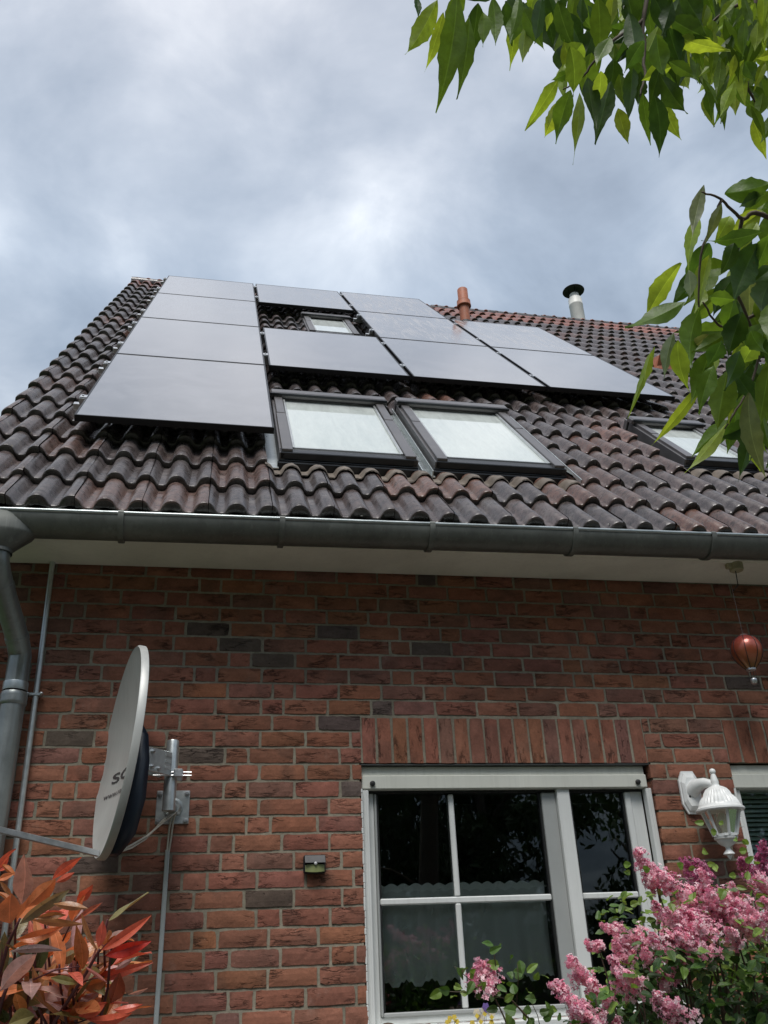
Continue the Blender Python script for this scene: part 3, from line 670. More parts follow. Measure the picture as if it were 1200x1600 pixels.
def roof_fittings():
    X = rp(2.075, 6.72)
    m = MB(); m.lathe([(.062, -.2), (.062, .36), (.0622, .40), (.060, .402)], X, 24); m.lathe([(.084, .372), (.088, .376), (.088, .395), (.084, .40), (.084, .455), (.078, .462), (.066, .470), (.064, .475), (.064, .64), (.060, .646), (.054, .646), (.054, .60)], X, 28)
    p = m.build('vent_pipe', M['terra'], house, smooth=True, label='terracotta vent pipe with a collar, beside the upper panels')
    m = MB(); m.lathe([(.12, -.10), (.10, .03), (.078, .12), (.070, .13)], X, 24); m.build('pipe_collar', M['black'], p, smooth=True)
    # second vent pipe, behind the leaves
    X = rp(6.75, 8.0); m = MB(); m.lathe([(.062, -.2), (.062, .30), (.088, .31), (.088, .39), (.064, .40), (.064, .56), (.054, .56)], X, 20)
    m.build('vent_pipe', M['terra'], house, smooth=True, label='terracotta vent pipe at the far right, behind leaves')
    # hooded vent tile
    m = MB(); u0, u1, v0 = 3.60, 3.92, 4.72; n = 9; vs = []; fs = []
    for vv, hh, dx in ((v0, .035, -.03), (v0+.005, .05, -.02), (v0+.07, .10, .0), (v0+.10, .235, .02), (v0+.42, .06, .03)):
        for k in range(n):
            t = k/(n-1); vs.append(rp(u0+dx+(u1-u0-2*dx)*t, vv, hh*(.35+.65*math.sin(math.pi*(.08+.84*t))**.5) if 0 < k < n-1 else .0))
    for a in range(4):
        for k in range(n-1): fs.append((a*n+k, a*n+k+1, (a+1)*n+k+1, (a+1)*n+k))
    fs.append(tuple(range(n))[::-1]); m.add(vs, fs); m.build('vent_tile', M['terra'], house, smooth=True)
    # flue behind the ridge
    X = Vector((4.40, 5.70, 9.3)); m = MB(); m.lathe([(.102, 0), (.102, 1.07), (.105, 1.075), (.105, 1.10), (.102, 1.105), (.102, 1.20), (.096, 1.215), (.074, 1.235), (.070, 1.24), (.070, 1.30), (.064, 1.30)], X, 28)
    f = m.build('chimney_flue', M['flue'], house, smooth=True)
    m = MB(); m.lathe([(.02, 1.435), (.10, 1.42), (.158, 1.380), (.166, 1.368), (.160, 1.366), (.10, 1.385), (.02, 1.39)], X, 32); m.build('rain_cap', M['capm'], f, smooth=True)
    for k in range(3):
        m = MB(); a = 2*math.pi*k/3+.4; m.tube([X+Vector((.068*math.cos(a), .068*math.sin(a), 1.28)), X+Vector((.068*math.cos(a), .068*math.sin(a), 1.40))], .006, 6)
        m.build('cap_stay', M['capm'], f)
roof_fittings()

# ------------------------------------------------------------------ solar panels
PS = .96; PW, PH, PX0, PV3, HP = 1.1290*PS, 1.8320*PS, -1.58079, 2.92036, .14
def make_panel():
    e = empty('solar_panel', (0, 0, 0)); gx, gy = .015, .008; T = .036; w = .011
    x0, x1, y0, y1 = gx, PW-gx, gy, PH-gy
    m = MB()
    m.box((x0, y0, -T), (x1, y0+w, .0015), bev=.0012); m.box((x0, y1-w, -T), (x1, y1, .0015), bev=.0012)
    m.box((x0, y0+w+.0002, -T), (x0+w, y1-w-.0002, .0014), bev=.0012); m.box((x1-w, y0+w+.0002, -T), (x1, y1-w-.0002, .0014), bev=.0012)
    m.build('frame', M['pvframe'], e, local=True)
    m = MB(); m.box((x0+w+.0003, y0+w+.0003, -.006), (x1-w-.0003, y1-w-.0003, 0)); m.build('glass', M['glass_pv'], e, local=True)
    for y in (.42, 1.42):
        m = MB(); m.box((-.055, y-.02, -T-.042), (PW-.057, y+.02, -T-.002), bev=.003); r = m.build('rail', M['alu'], e, local=True)
        m = MB(); m.box((-.022, y-.028, -T), (gx-.002, y+.028, -.002), bev=.002); m.box((-.019, y-.026, -.0018), (gx+.006, y+.026, .005), bev=.0015); m.box((-.008, y-.006, .0051), (.004, y+.006, .012), bev=.002); m.build('clamp', M['alu'], r, local=True)
    return e
proto = make_panel()
lay = [(0, 0, 'topmost solar panel of the leftmost column, reaching the ridge'), (0, 1, 'second solar panel from the top in the leftmost column'), (0, 2, 'third solar panel from the top in the leftmost column'), (0, 3, 'lowest solar panel of all, bottom of the leftmost column beside a skylight'),
       (1, 0, 'solar panel at the ridge directly above the small high skylight'), (1, 2, 'solar panel between the small high skylight and the two large skylights'),
       (2, 0, 'streaked top solar panel of the third column, at the ridge'), (2, 1, 'streaked middle solar panel of the third column, left of the terracotta pipe'), (2, 2, 'bottom solar panel of the third column, above the right large skylight'),
       (3, 1, 'upper solar panel of the rightmost pair, below the terracotta pipe'), (3, 2, 'lower solar panel of the rightmost pair, nearest the hanging leaves')]
for i, (c, r, lab) in enumerate(lay):
    o = proto if i == 0 else copy_tree(proto)
    o.location = CP + (rp(PX0+c*PW/PS, PV3+(2-r)*PH/PS, HP)-CP)*PS; o.rotation_euler = (TH, 0, 0)
    tag(o, lab, 'solar panel', 'black solar panels on the tiled roof')

# ------------------------------------------------------------------ ground-floor windows
def window_left():
    x0, x1, zb, zt = W1; xm0, xm1 = .862, .925
    fz = 2.238                                                   # underside of the shutter box
    m = MB()                                                     # outer frame with the middle post
    m.box((x0+.034, .062, zb), (x0+.062, .14, fz+.03), bev=.003); m.box((x1-.098, .062, zb), (x1-.036, .14, fz+.03), bev=.003)
    m.box((xm0+.022, .030, zb), (xm1+.022, .14, fz+.03), bev=.004); m.box((x0+.0625, .064, zb), (xm0+.0215, .14, zb+.03), bev=.003); m.box((xm1+.0225, .064, zb), (x1-.0985, .14, zb+.03), bev=.003)
    w = m.build('window', M['upvc'], house, label='wide white window with a lace half curtain in its left casement')
    for a in (x0+.002, x1-.032):
        m = MB(); m.box((a, .018, zb), (a+.030, .060, fz-.002), bev=.003); m.box((a+.012, .0155, zb), (a+.018, .0185, fz-.003)); m.build('guide_rail', M['upvc'], w)
    # shutter box in two planes with screws
    m = MB(); m.box((x0+.001, .014, fz), (x1-.020, .13, 2.300), bev=.004); m.box((x0+.001, .030, 2.3005), (x1-.020, .13, 2.342), bev=.003); m.build('shutter_box', M['box'], w)
    m = MB(); m.box((x0-.004, .004, 2.3425), (x1+.004, .12, 2.3495), bev=.002); m.build('lintel_profile', M['led'], w)
    for a in (x0+.05, x1-.07):
        m = MB(); m.lathe([(.011, 0), (.013, .005), (.011, .014), (.006, .017)], n=12); m.v = [(a+p, .014-r, 2.262+q) for p, q, r in m.v]; m.build('stop_knob', M['gasket'], w, smooth=True)
    m = MB(); m.box((x0+.03, .055, fz-.012), (x1-.03, .075, fz-.0005)); m.build('shutter_slot', M['gasket'], w)
    # casements
    def sash(a0, a1, wl, wr, name):
        m = MB(); y0, y1 = .052, .10
        m.box((a0, y0, zb+.03), (a0+wl, y1, fz-.014), bev=.004); m.box((a1-wr, y0, zb+.03), (a1, y1, fz-.014), bev=.004); m.box((a0+wl+.0005, y0+.002, zb+.028), (a1-wr-.0005, y1, zb+.045), bev=.004)
        s = m.build('casement', M['upvcg'] if wr > .05 else M['upvc'], w)
        g0, g1 = a0+wl, a1-wr
        for ga, gb in ((g0+.0005, g0+.010), (g1-.010, g1-.0005)):
            m = MB(); m.box((ga, .066, zb+.0455), (gb, .09, fz-.014)); m.build('seal', M['gasket'], s)
        m = MB(); m.box((g0+.001, .080, zb+.045), (g1-.001, .086, fz-.013)); m.build('pane', M['glass'], s)
        m = MB(); zc = 1.768; m.box((g0+.003, .060, zc-.0135), (g1-.003, .0795, zc+.0135), bev=.005)
        if name == 'L':
            c = .372; m.box((c-.0125, .059, zb+.046), (c+.0125, .0790, zc-.0138), bev=.005); m.box((c-.0125, .059, zc+.0138), (c+.0125, .0790, fz-.016), bev=.005)
        m.build('glazing_bar', M['upvc'], s)
    sash(x0+.063, xm0+.021, .010, .070, 'L'); sash(xm1+.023, x1-.099, .008, .030, 'R')
    m = MB(); m.box((x0-.02, -.05, zb-.035), (x1+.02, .145, zb-.0005), bev=.006); m.build('sill', M['upvc'], w)
    # ragged white sealant along the left edge
    m = MB(); z = zb
    while z < fz:
        h = random.uniform(.02, .06); m.box((x0-.004-random.uniform(0, .004), -.001, z), (x0+.0015, .02, min(z+h-.001, fz)), bev=.002); z += h
    m.build('sealant', M['upvc'], w)
window_left()
def window_right():
    x0, x1, zb, zt = W2; fz = 2.23
    m = MB(); m.box((x0+.004, .03, zb), (x0+.042, .13, fz), bev=.004); m.box((x1-.042, .03, zb), (x1-.004, .13, fz), bev=.004); m.box((x0+.0425, .034, zb), (x1-.0425, .13, zb+.05), bev=.004)
    w = m.build('window', M['upvc'], house, label='white window at the right edge with a slatted blind')
    m = MB(); m.box((x0+.002, .012, fz+.0005), (x1-.002, .13, 2.300), bev=.004); m.box((x0+.002, .028, 2.3005), (x1-.002, .13, 2.345), bev=.003); m.build('shutter_box', M['box'], w)
    m = MB(); m.box((x0+.044, .075, zb+.05), (x1-.044, .081, fz)); m.build('pane', M['glass'], w)
    m = MB(); m.box((x0-.02, -.05, zb-.035), (x1+.02, .135, zb-.0005), bev=.006); m.build('sill', M['upvc'], w)
    m = MB(); z = zb+.06
    while z < fz-.01:
        vs = [(x0+.05, .105, z), (x1-.05, .105, z), (x1-.05, .128, z+.017), (x0+.05, .128, z+.017)]; m.add(vs + [(a, b, c+.0012) for a, b, c in vs], [(0, 3, 2, 1), (4, 5, 6, 7), (0, 1, 5, 4), (1, 2, 6, 5), (2, 3, 7, 6), (3, 0, 4, 7)], (.66, .78, .73, 0)); z += .022
    m.build('slatted_blind', M['tintm'], w)
    m = MB(); z = zb
    while z < fz:
        h = random.uniform(.02, .06); m.box((x0-.006-random.uniform(0, .005), -.001, z), (x0+.0035, .02, min(z+h-.001, fz)), bev=.002); z += h
    m.build('sealant', M['upvc'], w)
window_right()

def curtain():
    c = MB(); x0, x1 = .012, .80; zt, zb = 1.835, 1.435; n, k = 150, 26; vs = []; fs = []
    def yy(x, t): return .128 + .015*math.sin(x*46+.7*math.sin(t*3)) * (.35+t) + .006*math.sin(x*21+t*4+1)
    for j in range(k+1):
        t = j/k
        for i in range(n+1):
            x = x0+(x1-x0)*i/n
            top = zt + .012*abs(math.sin(x*math.pi/.056)) ; bot = zb + .030*abs(math.sin((x+.02)*math.pi/.105)) - .010*math.sin((x+.02)*2*math.pi/.0525)**2
            vs.append((x, yy(x, t), top+(bot-top)*t))
    al = lambda j: .95 if j < 2 else (.8 if j < 4 else (.95 if j > k-2 else .86))
    for j in range(k):
        for i in range(n):
            c.add([vs[j*(n+1)+i], vs[j*(n+1)+i+1], vs[(j+1)*(n+1)+i+1], vs[(j+1)*(n+1)+i]], [(0, 3, 2, 1)], (1, 1, 1, al(j)))
    e = empty('lace_curtain', (.4, .125, 1.85), 'sheer lace half curtain with scalloped edges behind the left casement', 'curtain')
    c.build('cloth', M['sheer'], e, smooth=2)
    m = MB()
    for px, py, a in ((675, 1425, .5), (632, 1450, 1.1), (676, 1466, .1), (636, 1495, 0), (652, 1496, -.9), (617, 1523, -.5), (666, 1526, .3), (757, 1423, .5), (833, 1520, .4)):
        p = aty(px, py, .104); d = Vector((math.sin(a), 0, math.cos(a))); s = Vector((math.cos(a), 0, -math.sin(a)))
        m.add([p-d*.016, p+s*.005, p+d*.018, p-s*.005], [(0, 1, 2, 3)], (1, 1, 1, .5))
    m.build('leaf_motif', M['sheer'], e)
    m = MB(); m.tube([(x0-.02, .142, 1.822), (x1+.02, .142, 1.822)], .004, 8); m.build('rod', M['upvc'], e, smooth=True)
curtain()

# ------------------------------------------------------------------ leaves
def prof(kind, t):
    if kind == 'acer':
        if t < .40: return math.sin(math.pi/2*t/.40)**.85
        return math.cos(math.pi/2*(t-.40)/.60)**1.55 + (.07 if .46 < t < .56 else 0)
    if kind == 'lilac': return math.sin(math.pi*t**.72)**.65 if 0 < t < 1 else 0
    return math.sin(math.pi*t**.95)**.95 if 0 < t < 1 else 0
def leaf(mb, base, d, nrm, L_, W_, tint, kind='acer', droop=.15, fold=.3, n=8, twist=0.0):
    d = d.normalized(); side = d.cross(nrm).normalized(); nr = side.cross(d).normalized(); vs = []
    ph = random.uniform(0, 6); wav = random.uniform(.02, .10)
    asym = random.uniform(-.12, .12); bend = random.gauss(0, .13)
    for i in range(n+1):
        t = i/n; c = base + d*(L_*t) - nr*(droop*L_*t*t) + side*(bend*L_*(t*t-t*.6))
        w = max(prof(kind, t)*W_*.5, .0004)
        a = twist*t; s2 = side*math.cos(a)+nr*math.sin(a); n2 = nr*math.cos(a)-side*math.sin(a)
        e = wav*W_*math.sin(ph+t*9)
        tooth = 1 + (.06*math.sin(t*38+ph) if kind == 'acer' and .25 < t < .8 else 0)
        cf, sf = math.cos(fold), math.sin(fold); q = min(w*.35, W_*.022)
        vs += [c + s2*(w*cf*(1+asym)*tooth) + n2*(w*sf+e), c + s2*(q*cf) + n2*(q*sf), c - n2*(q*.4), c - s2*(q*cf) + n2*(q*sf), c - s2*(w*cf*(1-asym)*tooth) + n2*(w*sf-e)]
    f1, f2 = [], []
    for i in range(n):
        a = 5*i
        for k in range(4): (f2 if k in (1, 2) else f1).append((a+k, a+k+1, a+6+k, a+5+k))
    b0 = len(mb.v); mb.v.extend(tuple(v) for v in vs); vt = tuple(min(1, x*1.35+.012) for x in tint[:3]) + (0,)
    for f in f1: mb.f.append(tuple(b0+x for x in f)); mb.t.append(tint)
    for f in f2: mb.f.append(tuple(b0+x for x in f)); mb.t.append(vt)
def rv(): 
    return Vector((random.gauss(0, 1), random.gauss(0, 1), random.gauss(0, 1))).normalized()
def pxleaf(mb, b, t, wpx, dep, tint, kind='acer', tilt=None, dd=0.0, **k):
    B = at(b[0], b[1], dep); T = at(t[0], t[1], dep+dd); d = T-B; d *= 1.10 if kind == 'acer' else 1.0; view = (B-CP).normalized()
    nrm = (-view - d.normalized()*(-view).dot(d.normalized())).normalized()
    if tilt is None: tilt = random.uniform(-.7, .7)
    nrm = Matrix.Rotation(tilt, 3, d.normalized()) @ nrm
    if random.random() < .5: nrm = -nrm
    leaf(mb, B, d, nrm, d.length, wpx/FPX*dep, tint, kind, **k)
def vary(c, s=.18, g=.08):
    k = random.uniform(1-s, 1+s); return (c[0]*k*random.uniform(1-g, 1+g), c[1]*k, c[2]*k*random.uniform(1-g, 1+g), 0)

# ------------------------------------------------------------------ overhanging tree
def maple():
    t = empty('box_elder_tree', (1.15, -3.75, 0), 'leafy tree overhanging from the right with long pointed bright green leaves', 'tree')
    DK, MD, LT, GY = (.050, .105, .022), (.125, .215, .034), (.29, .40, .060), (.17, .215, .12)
    fb = MB(); bb = MB(); pet = MB()
    pts_tr = [(1.15, -3.75, -.1), (1.17, -3.74, .9), (1.13, -3.72, 1.9), (1.2, -3.7, 2.9), (1.15, -3.65, 3.9), (1.3, -3.6, 5.0)]
    m = MB(); m.tube(pts_tr, [.13, .105, .09, .075, .055, .03], 14); m.build('trunk', M['bark'], t, smooth=True)
    # hand-placed spray at the right (coordinates of the photograph, about 1.2 m away)
    def c8(x, y): return (900+x/3.077, 240+y/3.077)
    D = [((615,150),(555,412),70,GY),((505,525),(330,775),95,LT),((525,712),(250,872),100,MD),((640,490),(590,735),95,LT),((700,240),(632,415),60,GY),((640,430),(545,655),120,DK),((715,190),(935,165),120,MD),((905,198),(765,245),60,DK),
         ((900,372),(640,445),110,DK),((880,430),(712,705),150,DK),((960,540),(800,655),110,DK),((835,600),(832,790),90,GY),((470,862),(420,1055),70,GY),((592,748),(498,1020),105,MD),((490,895),(515,1125),75,LT),((378,930),(250,1235),50,LT),((362,955),(320,1100),55,LT),
         ((725,862),(575,955),80,MD),((650,940),(540,1175),120,MD),((730,1040),(680,1320),125,MD),((595,1120),(430,1372),70,LT),((722,1298),(560,1545),75,LT),((832,1150),(835,1515),105,GY),((845,1010),(755,1165),110,DK),((935,985),(880,1300),110,MD),((742,1180),(730,1290),50,LT),((845,915),(738,1060),110,MD),((905,820),(805,925),90,MD),((940,610),(850,810),110,DK),((762,700),(708,858),80,MD),
         ((800,760),(735,960),115,DK),((620,655),(575,760),60,LT),((640,690),(760,700),70,MD),((930,390),(870,560),100,MD),((980,250),(890,280),70,MD),((740,300),(690,390),90,LT),((840,850),(890,960),80,MD),((900,1090),(940,1260),110,MD),((860,1250),(845,1460),60,LT),((700,900),(640,1030),110,DK),((790,950),(735,1120),110,DK),((870,700),(930,830),90,MD),((760,1040),(850,1190),90,DK),((660,1020),(600,1200),90,MD),
         ((590,300),(515,520),70,LT),((540,560),(560,690),60,GY),((760,430),(720,560),100,DK),((870,330),(800,430),70,LT),((980,700),(900,900),120,MD),((990,880),(930,1080),120,DK),((640,870),(560,930),60,GY),((870,900),(800,1010),90,LT),((700,1230),(680,1310),50,LT)]
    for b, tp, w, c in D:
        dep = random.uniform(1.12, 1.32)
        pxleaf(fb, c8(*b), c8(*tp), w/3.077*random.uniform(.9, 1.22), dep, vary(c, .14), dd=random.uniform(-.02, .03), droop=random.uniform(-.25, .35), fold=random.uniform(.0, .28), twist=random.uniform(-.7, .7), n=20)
    for i in range(70):                                                # deeper leaves of the same spray
        b = (random.uniform(1105, 1240), random.uniform(300, 660)); a = random.gauss(1.75, .45); l = random.uniform(55, 95)
        if b[1] > 560 and b[0] < 1140: continue
        if b[1] < 400 and b[0] < 1150: continue
        pxleaf(fb, b, (b[0]+l*math.cos(a), b[1]+l*math.sin(a)), random.uniform(24, 40), random.uniform(1.3, 1.65), vary(random.choice((DK, DK, MD, MD, LT)), .2), n=12, droop=random.uniform(-.05, .15))
    # upper sprays
    def c7(x, y): return (620+x/2.069, y/2.069)
    Aa = [((130,0),(35,185),62,LT),((150,40),(108,210),48,LT),((195,-20),(165,305),88,MD),((235,50),(211,300),60,MD),((262,10),(243,175),60,DK),((310,-10),(321,152),44,MD),((280,40),(283,140),36,MD),((215,-40),(150,120),70,MD),((60,-20),(72,60),22,DK),
          ((395,-20),(380,105),36,MD),((405,20),(470,152),60,MD),((470,-10),(440,140),56,DK),((520,0),(562,152),64,DK),((500,40),(485,95),26,LT),((600,-10),(590,90),44,DK),((650,-10),(660,185),68,MD),((700,-20),(690,90),60,LT),((750,40),(772,215),66,DK),((740,-30),(770,90),70,DK),((800,-40),(790,80),60,DK),((880,90),(912,205),66,DK),((885,60),(997,122),62,DK),((905,120),(1055,160),56,LT),
          ((520,260),(435,405),50,LT),((522,330),(474,437),48,LT),((562,290),(510,440),56,MD),((590,300),(566,478),38,LT),((618,250),(632,415),62,DK),((692,262),(644,440),66,DK),((715,350),(742,460),44,LT),((762,220),(758,372),64,DK),((832,305),(862,490),66,DK),((872,335),(896,448),48,LT),((850,240),(932,362),78,DK),((795,300),(820,452),50,MD),((560,150),(590,300),70,MD),((630,170),(600,290),62,MD),((700,190),(690,300),66,DK),((760,150),(830,260),72,DK),((840,110),(860,250),68,MD),((660,230),(655,330),54,LT),((720,240),(735,340),50,MD),((790,230),(770,340),60,DK),((560,230),(500,265),30,MD),((600,140),(560,200),60,LT),((540,210),(530,300),40,LT),((880,200),(960,250),40,MD),((800,130),(735,220),60,DK),((690,120),(640,220),60,MD),((870,180),(900,300),62,MD)]
    for b, tp, w, c in Aa:
        dep = random.uniform(1.45, 1.75)
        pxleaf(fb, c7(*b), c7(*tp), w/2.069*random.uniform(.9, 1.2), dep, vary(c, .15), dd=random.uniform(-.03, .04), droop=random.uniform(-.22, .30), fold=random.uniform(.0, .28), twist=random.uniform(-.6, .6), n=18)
    for i in range(80):                                                # darker mass above and behind
        b = (random.uniform(770, 1075), random.uniform(-40, 105)); a = random.gauss(1.57, .5); l = random.uniform(45, 75)
        if b[0] < 860 and b[1] > 40: continue
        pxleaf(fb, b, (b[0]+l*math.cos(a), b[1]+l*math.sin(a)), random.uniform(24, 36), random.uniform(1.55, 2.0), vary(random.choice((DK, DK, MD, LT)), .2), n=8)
    for i in range(300):                                               # farther sprays at the top right corner
        b = (random.uniform(1040, 1225), random.triangular(-50, 190, 10))
        if b[1] > 60 and b[0] < 1085+ (b[1]-60)*.1: continue
        if 150 < b[1] and b[0] < 1150: continue
        a = random.gauss(1.62, .42); l = random.uniform(32, 62)
        pxleaf(fb, b, (b[0]+l*math.cos(a), b[1]+l*math.sin(a)), random.uniform(14, 24), random.uniform(1.9, 2.5), vary(random.choice((LT, LT, MD, (.075, .14, .022))), .2), n=7)
    boughs = []                                                        # the crown above and to the right, out of the picture
    for k in range(16):
        z0 = random.uniform(2.6, 4.8); a = random.uniform(0, 6.28); ln = random.uniform(.7, 1.4)
        b0 = Vector((1.17, -3.69, z0)); b1 = b0+Vector((math.cos(a)*ln*.5, math.sin(a)*ln*.5, ln*.45)); b2 = b0+Vector((math.cos(a)*ln, math.sin(a)*ln, ln*.4))
        clear = True
        for p in (b1, b2, b2-Vector((0, 0, .15))):
            q = p-CP; dz = q.dot(CF)
            if dz > .05 and -220 < 600+FPX*q.dot(CX)/dz < 1380 and -240 < 800-FPX*q.dot(CU)/dz < 1800: clear = False
        if clear: boughs.append(spline([b0, b1, b2], 8, .01))
    for B in boughs:
        bb.tube(B, [.016-.0135*i/(len(B)-1) for i in range(len(B))], 7)
        for k in range(46):
            p = B[random.randrange(5, len(B))] + rv()*random.uniform(.01, .10)
            d = Vector((random.gauss(0, .5), random.gauss(0, .5), -1)); leaf(fb, p, d, rv(), random.uniform(.07, .1), random.uniform(.025, .04), vary(random.choice((DK, MD, LT)), .2), n=8)
    fb.build('foliage', M['leaf'], t, smooth=2)
    # branches and twigs
    def br(pts, r0, r1): 
        pts = spline(pts, 6, .012); n = len(pts); bb.tube(pts, [r0+(r1-r0)*i/(n-1) for i in range(n)], 8)
    T1 = Vector(pts_tr[2]); T2 = Vector(pts_tr[3]); T3 = Vector(pts_tr[4])
    br([T1, Vector((.85, -3.35, 2.2)), at(1300, 400, 1.25)], .012, .005); br([at(1300, 400, 1.25), at(1190, 335, 1.22), at(1160, 342, 1.22), at(1128, 312, 1.2), at(1096, 300, 1.2)], .0042, .0011)
    br([at(1260, 380, 1.25), at(1200, 475, 1.25), at(1160, 500, 1.25), at(1126, 510, 1.22), at(1098, 472, 1.2)], .0035, .0011)
    br([at(1160, 342, 1.22), at(1150, 440, 1.24), at(1185, 560, 1.25), at(1150, 640, 1.22), at(1132, 670, 1.22)], .0028, .0010)
    br([at(1128, 312, 1.2), at(1095, 400, 1.2), at(1092, 480, 1.2)], .0022, .0012)
    br([T2, Vector((.7, -3.3, 3.0)), at(1010, -160, 1.7)], .018, .006); br([at(1010, -160, 1.7), at(1005, 30, 1.65), at(1008, 110, 1.62), at(1000, 150, 1.6)], .0055, .0014)
    br([at(1010, -60, 1.7), at(900, -40, 1.6), at(800, -60, 1.55), at(730, -40, 1.55)], .006, .002)
    br([at(1005, 30, 1.65), at(950, 70, 1.6), at(910, 120, 1.6), at(880, 140, 1.6)], .0035, .0012)
    br([T2, Vector((1.0, -3.1, 3.2)), at(1240, -40, 2.2), at(1175, 40, 2.2), at(1165, 120, 2.2), at(1180, 160, 2.2)], .02, .002)
    br([at(1240, -40, 2.2), at(1130, 20, 2.1), at(1095, 60, 2.1)], .006, .0015)
    br([T3, Vector((1.7, -3.0, 4.4)), Vector((2.2, -2.6, 4.9))], .03, .006); br([T3, Vector((.7, -4.1, 4.5)), Vector((.3, -4.5, 5.0))], .03, .006); br([Vector(pts_tr[5]), Vector((1.0, -3.3, 5.6))], .025, .005)
    bb.build('branches', M['stem'], t, smooth=2)
maple()

# ------------------------------------------------------------------ red photinia, bottom left
def photinia():
    e = empty('photinia_shrub', tuple(aty(60, 1700, -2.45).xy) + (0,), 'shrub with glossy red and bronze lance-shaped leaves under the satellite dish', 'shrub')
    RD, OR, PK, BR, GR = (.58, .125, .075), (.52, .185, .07), (.56, .35, .32), (.36, .175, .07), (.22, .19, .07)
    f = MB(); s = MB()
    def c4(x, y): return (x/4.8, 1310+y/4.8)
    H = [((160,490),(210,115),150,PK),((185,525),(430,300),120,OR),((150,640),(500,355),100,(.22,.19,.10)),((390,310),(600,130),75,RD),((420,330),(560,262),50,RD),((75,640),(70,410),165,OR),((230,610),(640,640),60,BR),((540,625),(620,420),95,OR),((580,480),(695,365),75,RD),((555,625),(765,487),50,(.42,.14,.09)),
         ((610,555),(715,870),50,BR),((740,820),(775,622),75,RD),((760,840),(1130,605),85,RD),((790,880),(1130,765),105,(.42,.03,.02)),((620,985),(600,645),110,BR),((600,1010),(570,1080),70,GR),((865,985),(990,900),45,PK),((620,1085),(1130,950),80,RD),((830,1240),(910,1010),125,(.30,.07,.03)),((850,1285),(1070,1262),55,RD),
         ((400,490),(660,530),65,BR),((70,850),(470,800),65,(.17,.10,.09)),((0,1140),(260,835),150,PK),((300,1035),(560,1000),65,BR),((380,1045),(590,1090),60,GR),((430,920),(590,850),90,(.24,.16,.05)),((120,760),(480,690),85,OR),((30,1020),(20,700),80,(.17,.16,.07)),((300,1240),(120,1100),130,GR),((100,1180),(270,1360),90,(.27,.09,.05)),((520,1360),(680,1230),130,OR),((590,1330),(800,1240),90,RD),((640,1350),(1010,1360),80,RD),((600,1100),(830,1080),100,OR),
         ((260,1330),(60,1390),140,GR),((0,1260),(50,1400),90,(.05,.075,.02)),((0,220),(100,60),60,RD),((-20,240),(75,110),55,RD),((-20,310),(110,265),50,OR),((10,190),(130,290),50,OR),((0,320),(95,440),40,BR),((-30,240),(70,225),30,RD),((960,1170),(1110,1135),35,PK),((340,1250),(230,960),60,BR),((640,965),(800,1080),30,(.5,.2,.17)),((330,560),(480,560),50,RD),((270,600),(500,560),60,BR)]
    for b, tp, w, c in H:
        pxleaf(f, c4(*b), c4(*tp), w/4.8*1.08, random.uniform(1.42, 1.56), vary(c, .12), 'photinia', dd=random.uniform(-.02, .02), droop=random.uniform(-.05, .12), fold=random.uniform(.15, .5), n=9, twist=random.uniform(-.3, .3))
    # shoots carrying more leaves behind and lower down
    for i in range(50):
        bx_, tx = random.uniform(-160, 150), random.gauss(0, 55)
        ty = random.uniform(1400, 1560) + max(0, bx_-60)*.35; dep = random.uniform(1.5, 1.85)
        P = [at(bx_-tx*.4, 1900, dep+.05), at(bx_+tx*.1, (1900+ty)/2, dep+.02), at(bx_+tx*.5, ty, dep)]
        Q = spline(P, 5, .01); s.tube(Q, [.005-.0032*i/(len(Q)-1) for i in range(len(Q))], 6)
        for k in range(12):
            q = random.uniform(.35, 1.0); p = P[0].lerp(P[2], q)
            d = Vector((random.gauss(0, 1), random.gauss(0, .7), random.uniform(-.1, 1.1))); top = q > .75
            c = random.choice((RD, OR, OR, PK)) if top and random.random() < .6 else random.choice((GR, BR, BR, OR, (.045, .055, .018), (.07, .05, .02)))
            leaf(f, p, d, (Vector((0, -.5, 1))+rv()*.6).normalized(), random.uniform(.07, .10), random.uniform(.021, .032), vary(c, .2), 'photinia', random.uniform(-.1, .35), random.uniform(.05, .45), 9, random.uniform(-.5, .5))
    def st(pts, r0, r1, dep=1.5):
        P = [at(*c4(*p), dep) for p in pts]; s.tube(P, [r0+(r1-r0)*i/(len(P)-1) for i in range(len(P))], 7)
    st([(330,1800),(400,1390),(560,1140),(640,1020),(720,880),(745,830)], .0036, .0020); st([(-60,1500),(20,1200),(50,1120)], .004, .003); st([(-80,1300),(60,790),(110,690),(150,600)], .0036, .002); st([(720,880),(790,800),(850,760)], .0014, .001)
    st([(620,1080),(700,1050),(760,1045)], .0013, .001); st([(290,1280),(350,1400)], .002, .0025); st([(560,1390),(740,1330)], .0015, .0012); st([(470,770),(520,660),(555,625)], .0014, .001); st([(250,1060),(420,985),(600,960)], .0016, .001)
    base = Vector(e.location)
    for k in range(9):
        a = at(random.uniform(-150, 180), 1880, random.uniform(1.5, 1.8)); s.tube([base+Vector((random.uniform(-.1, .1), random.uniform(-.1, .1), -.05)), base.lerp(a, .5)+Vector((0, 0, .1)), a], [.012, .009, .005], 7)
    f.build('foliage', M['pleaf'], e, smooth=2); s.build('stems', M['redstem'], e, smooth=2)
photinia()

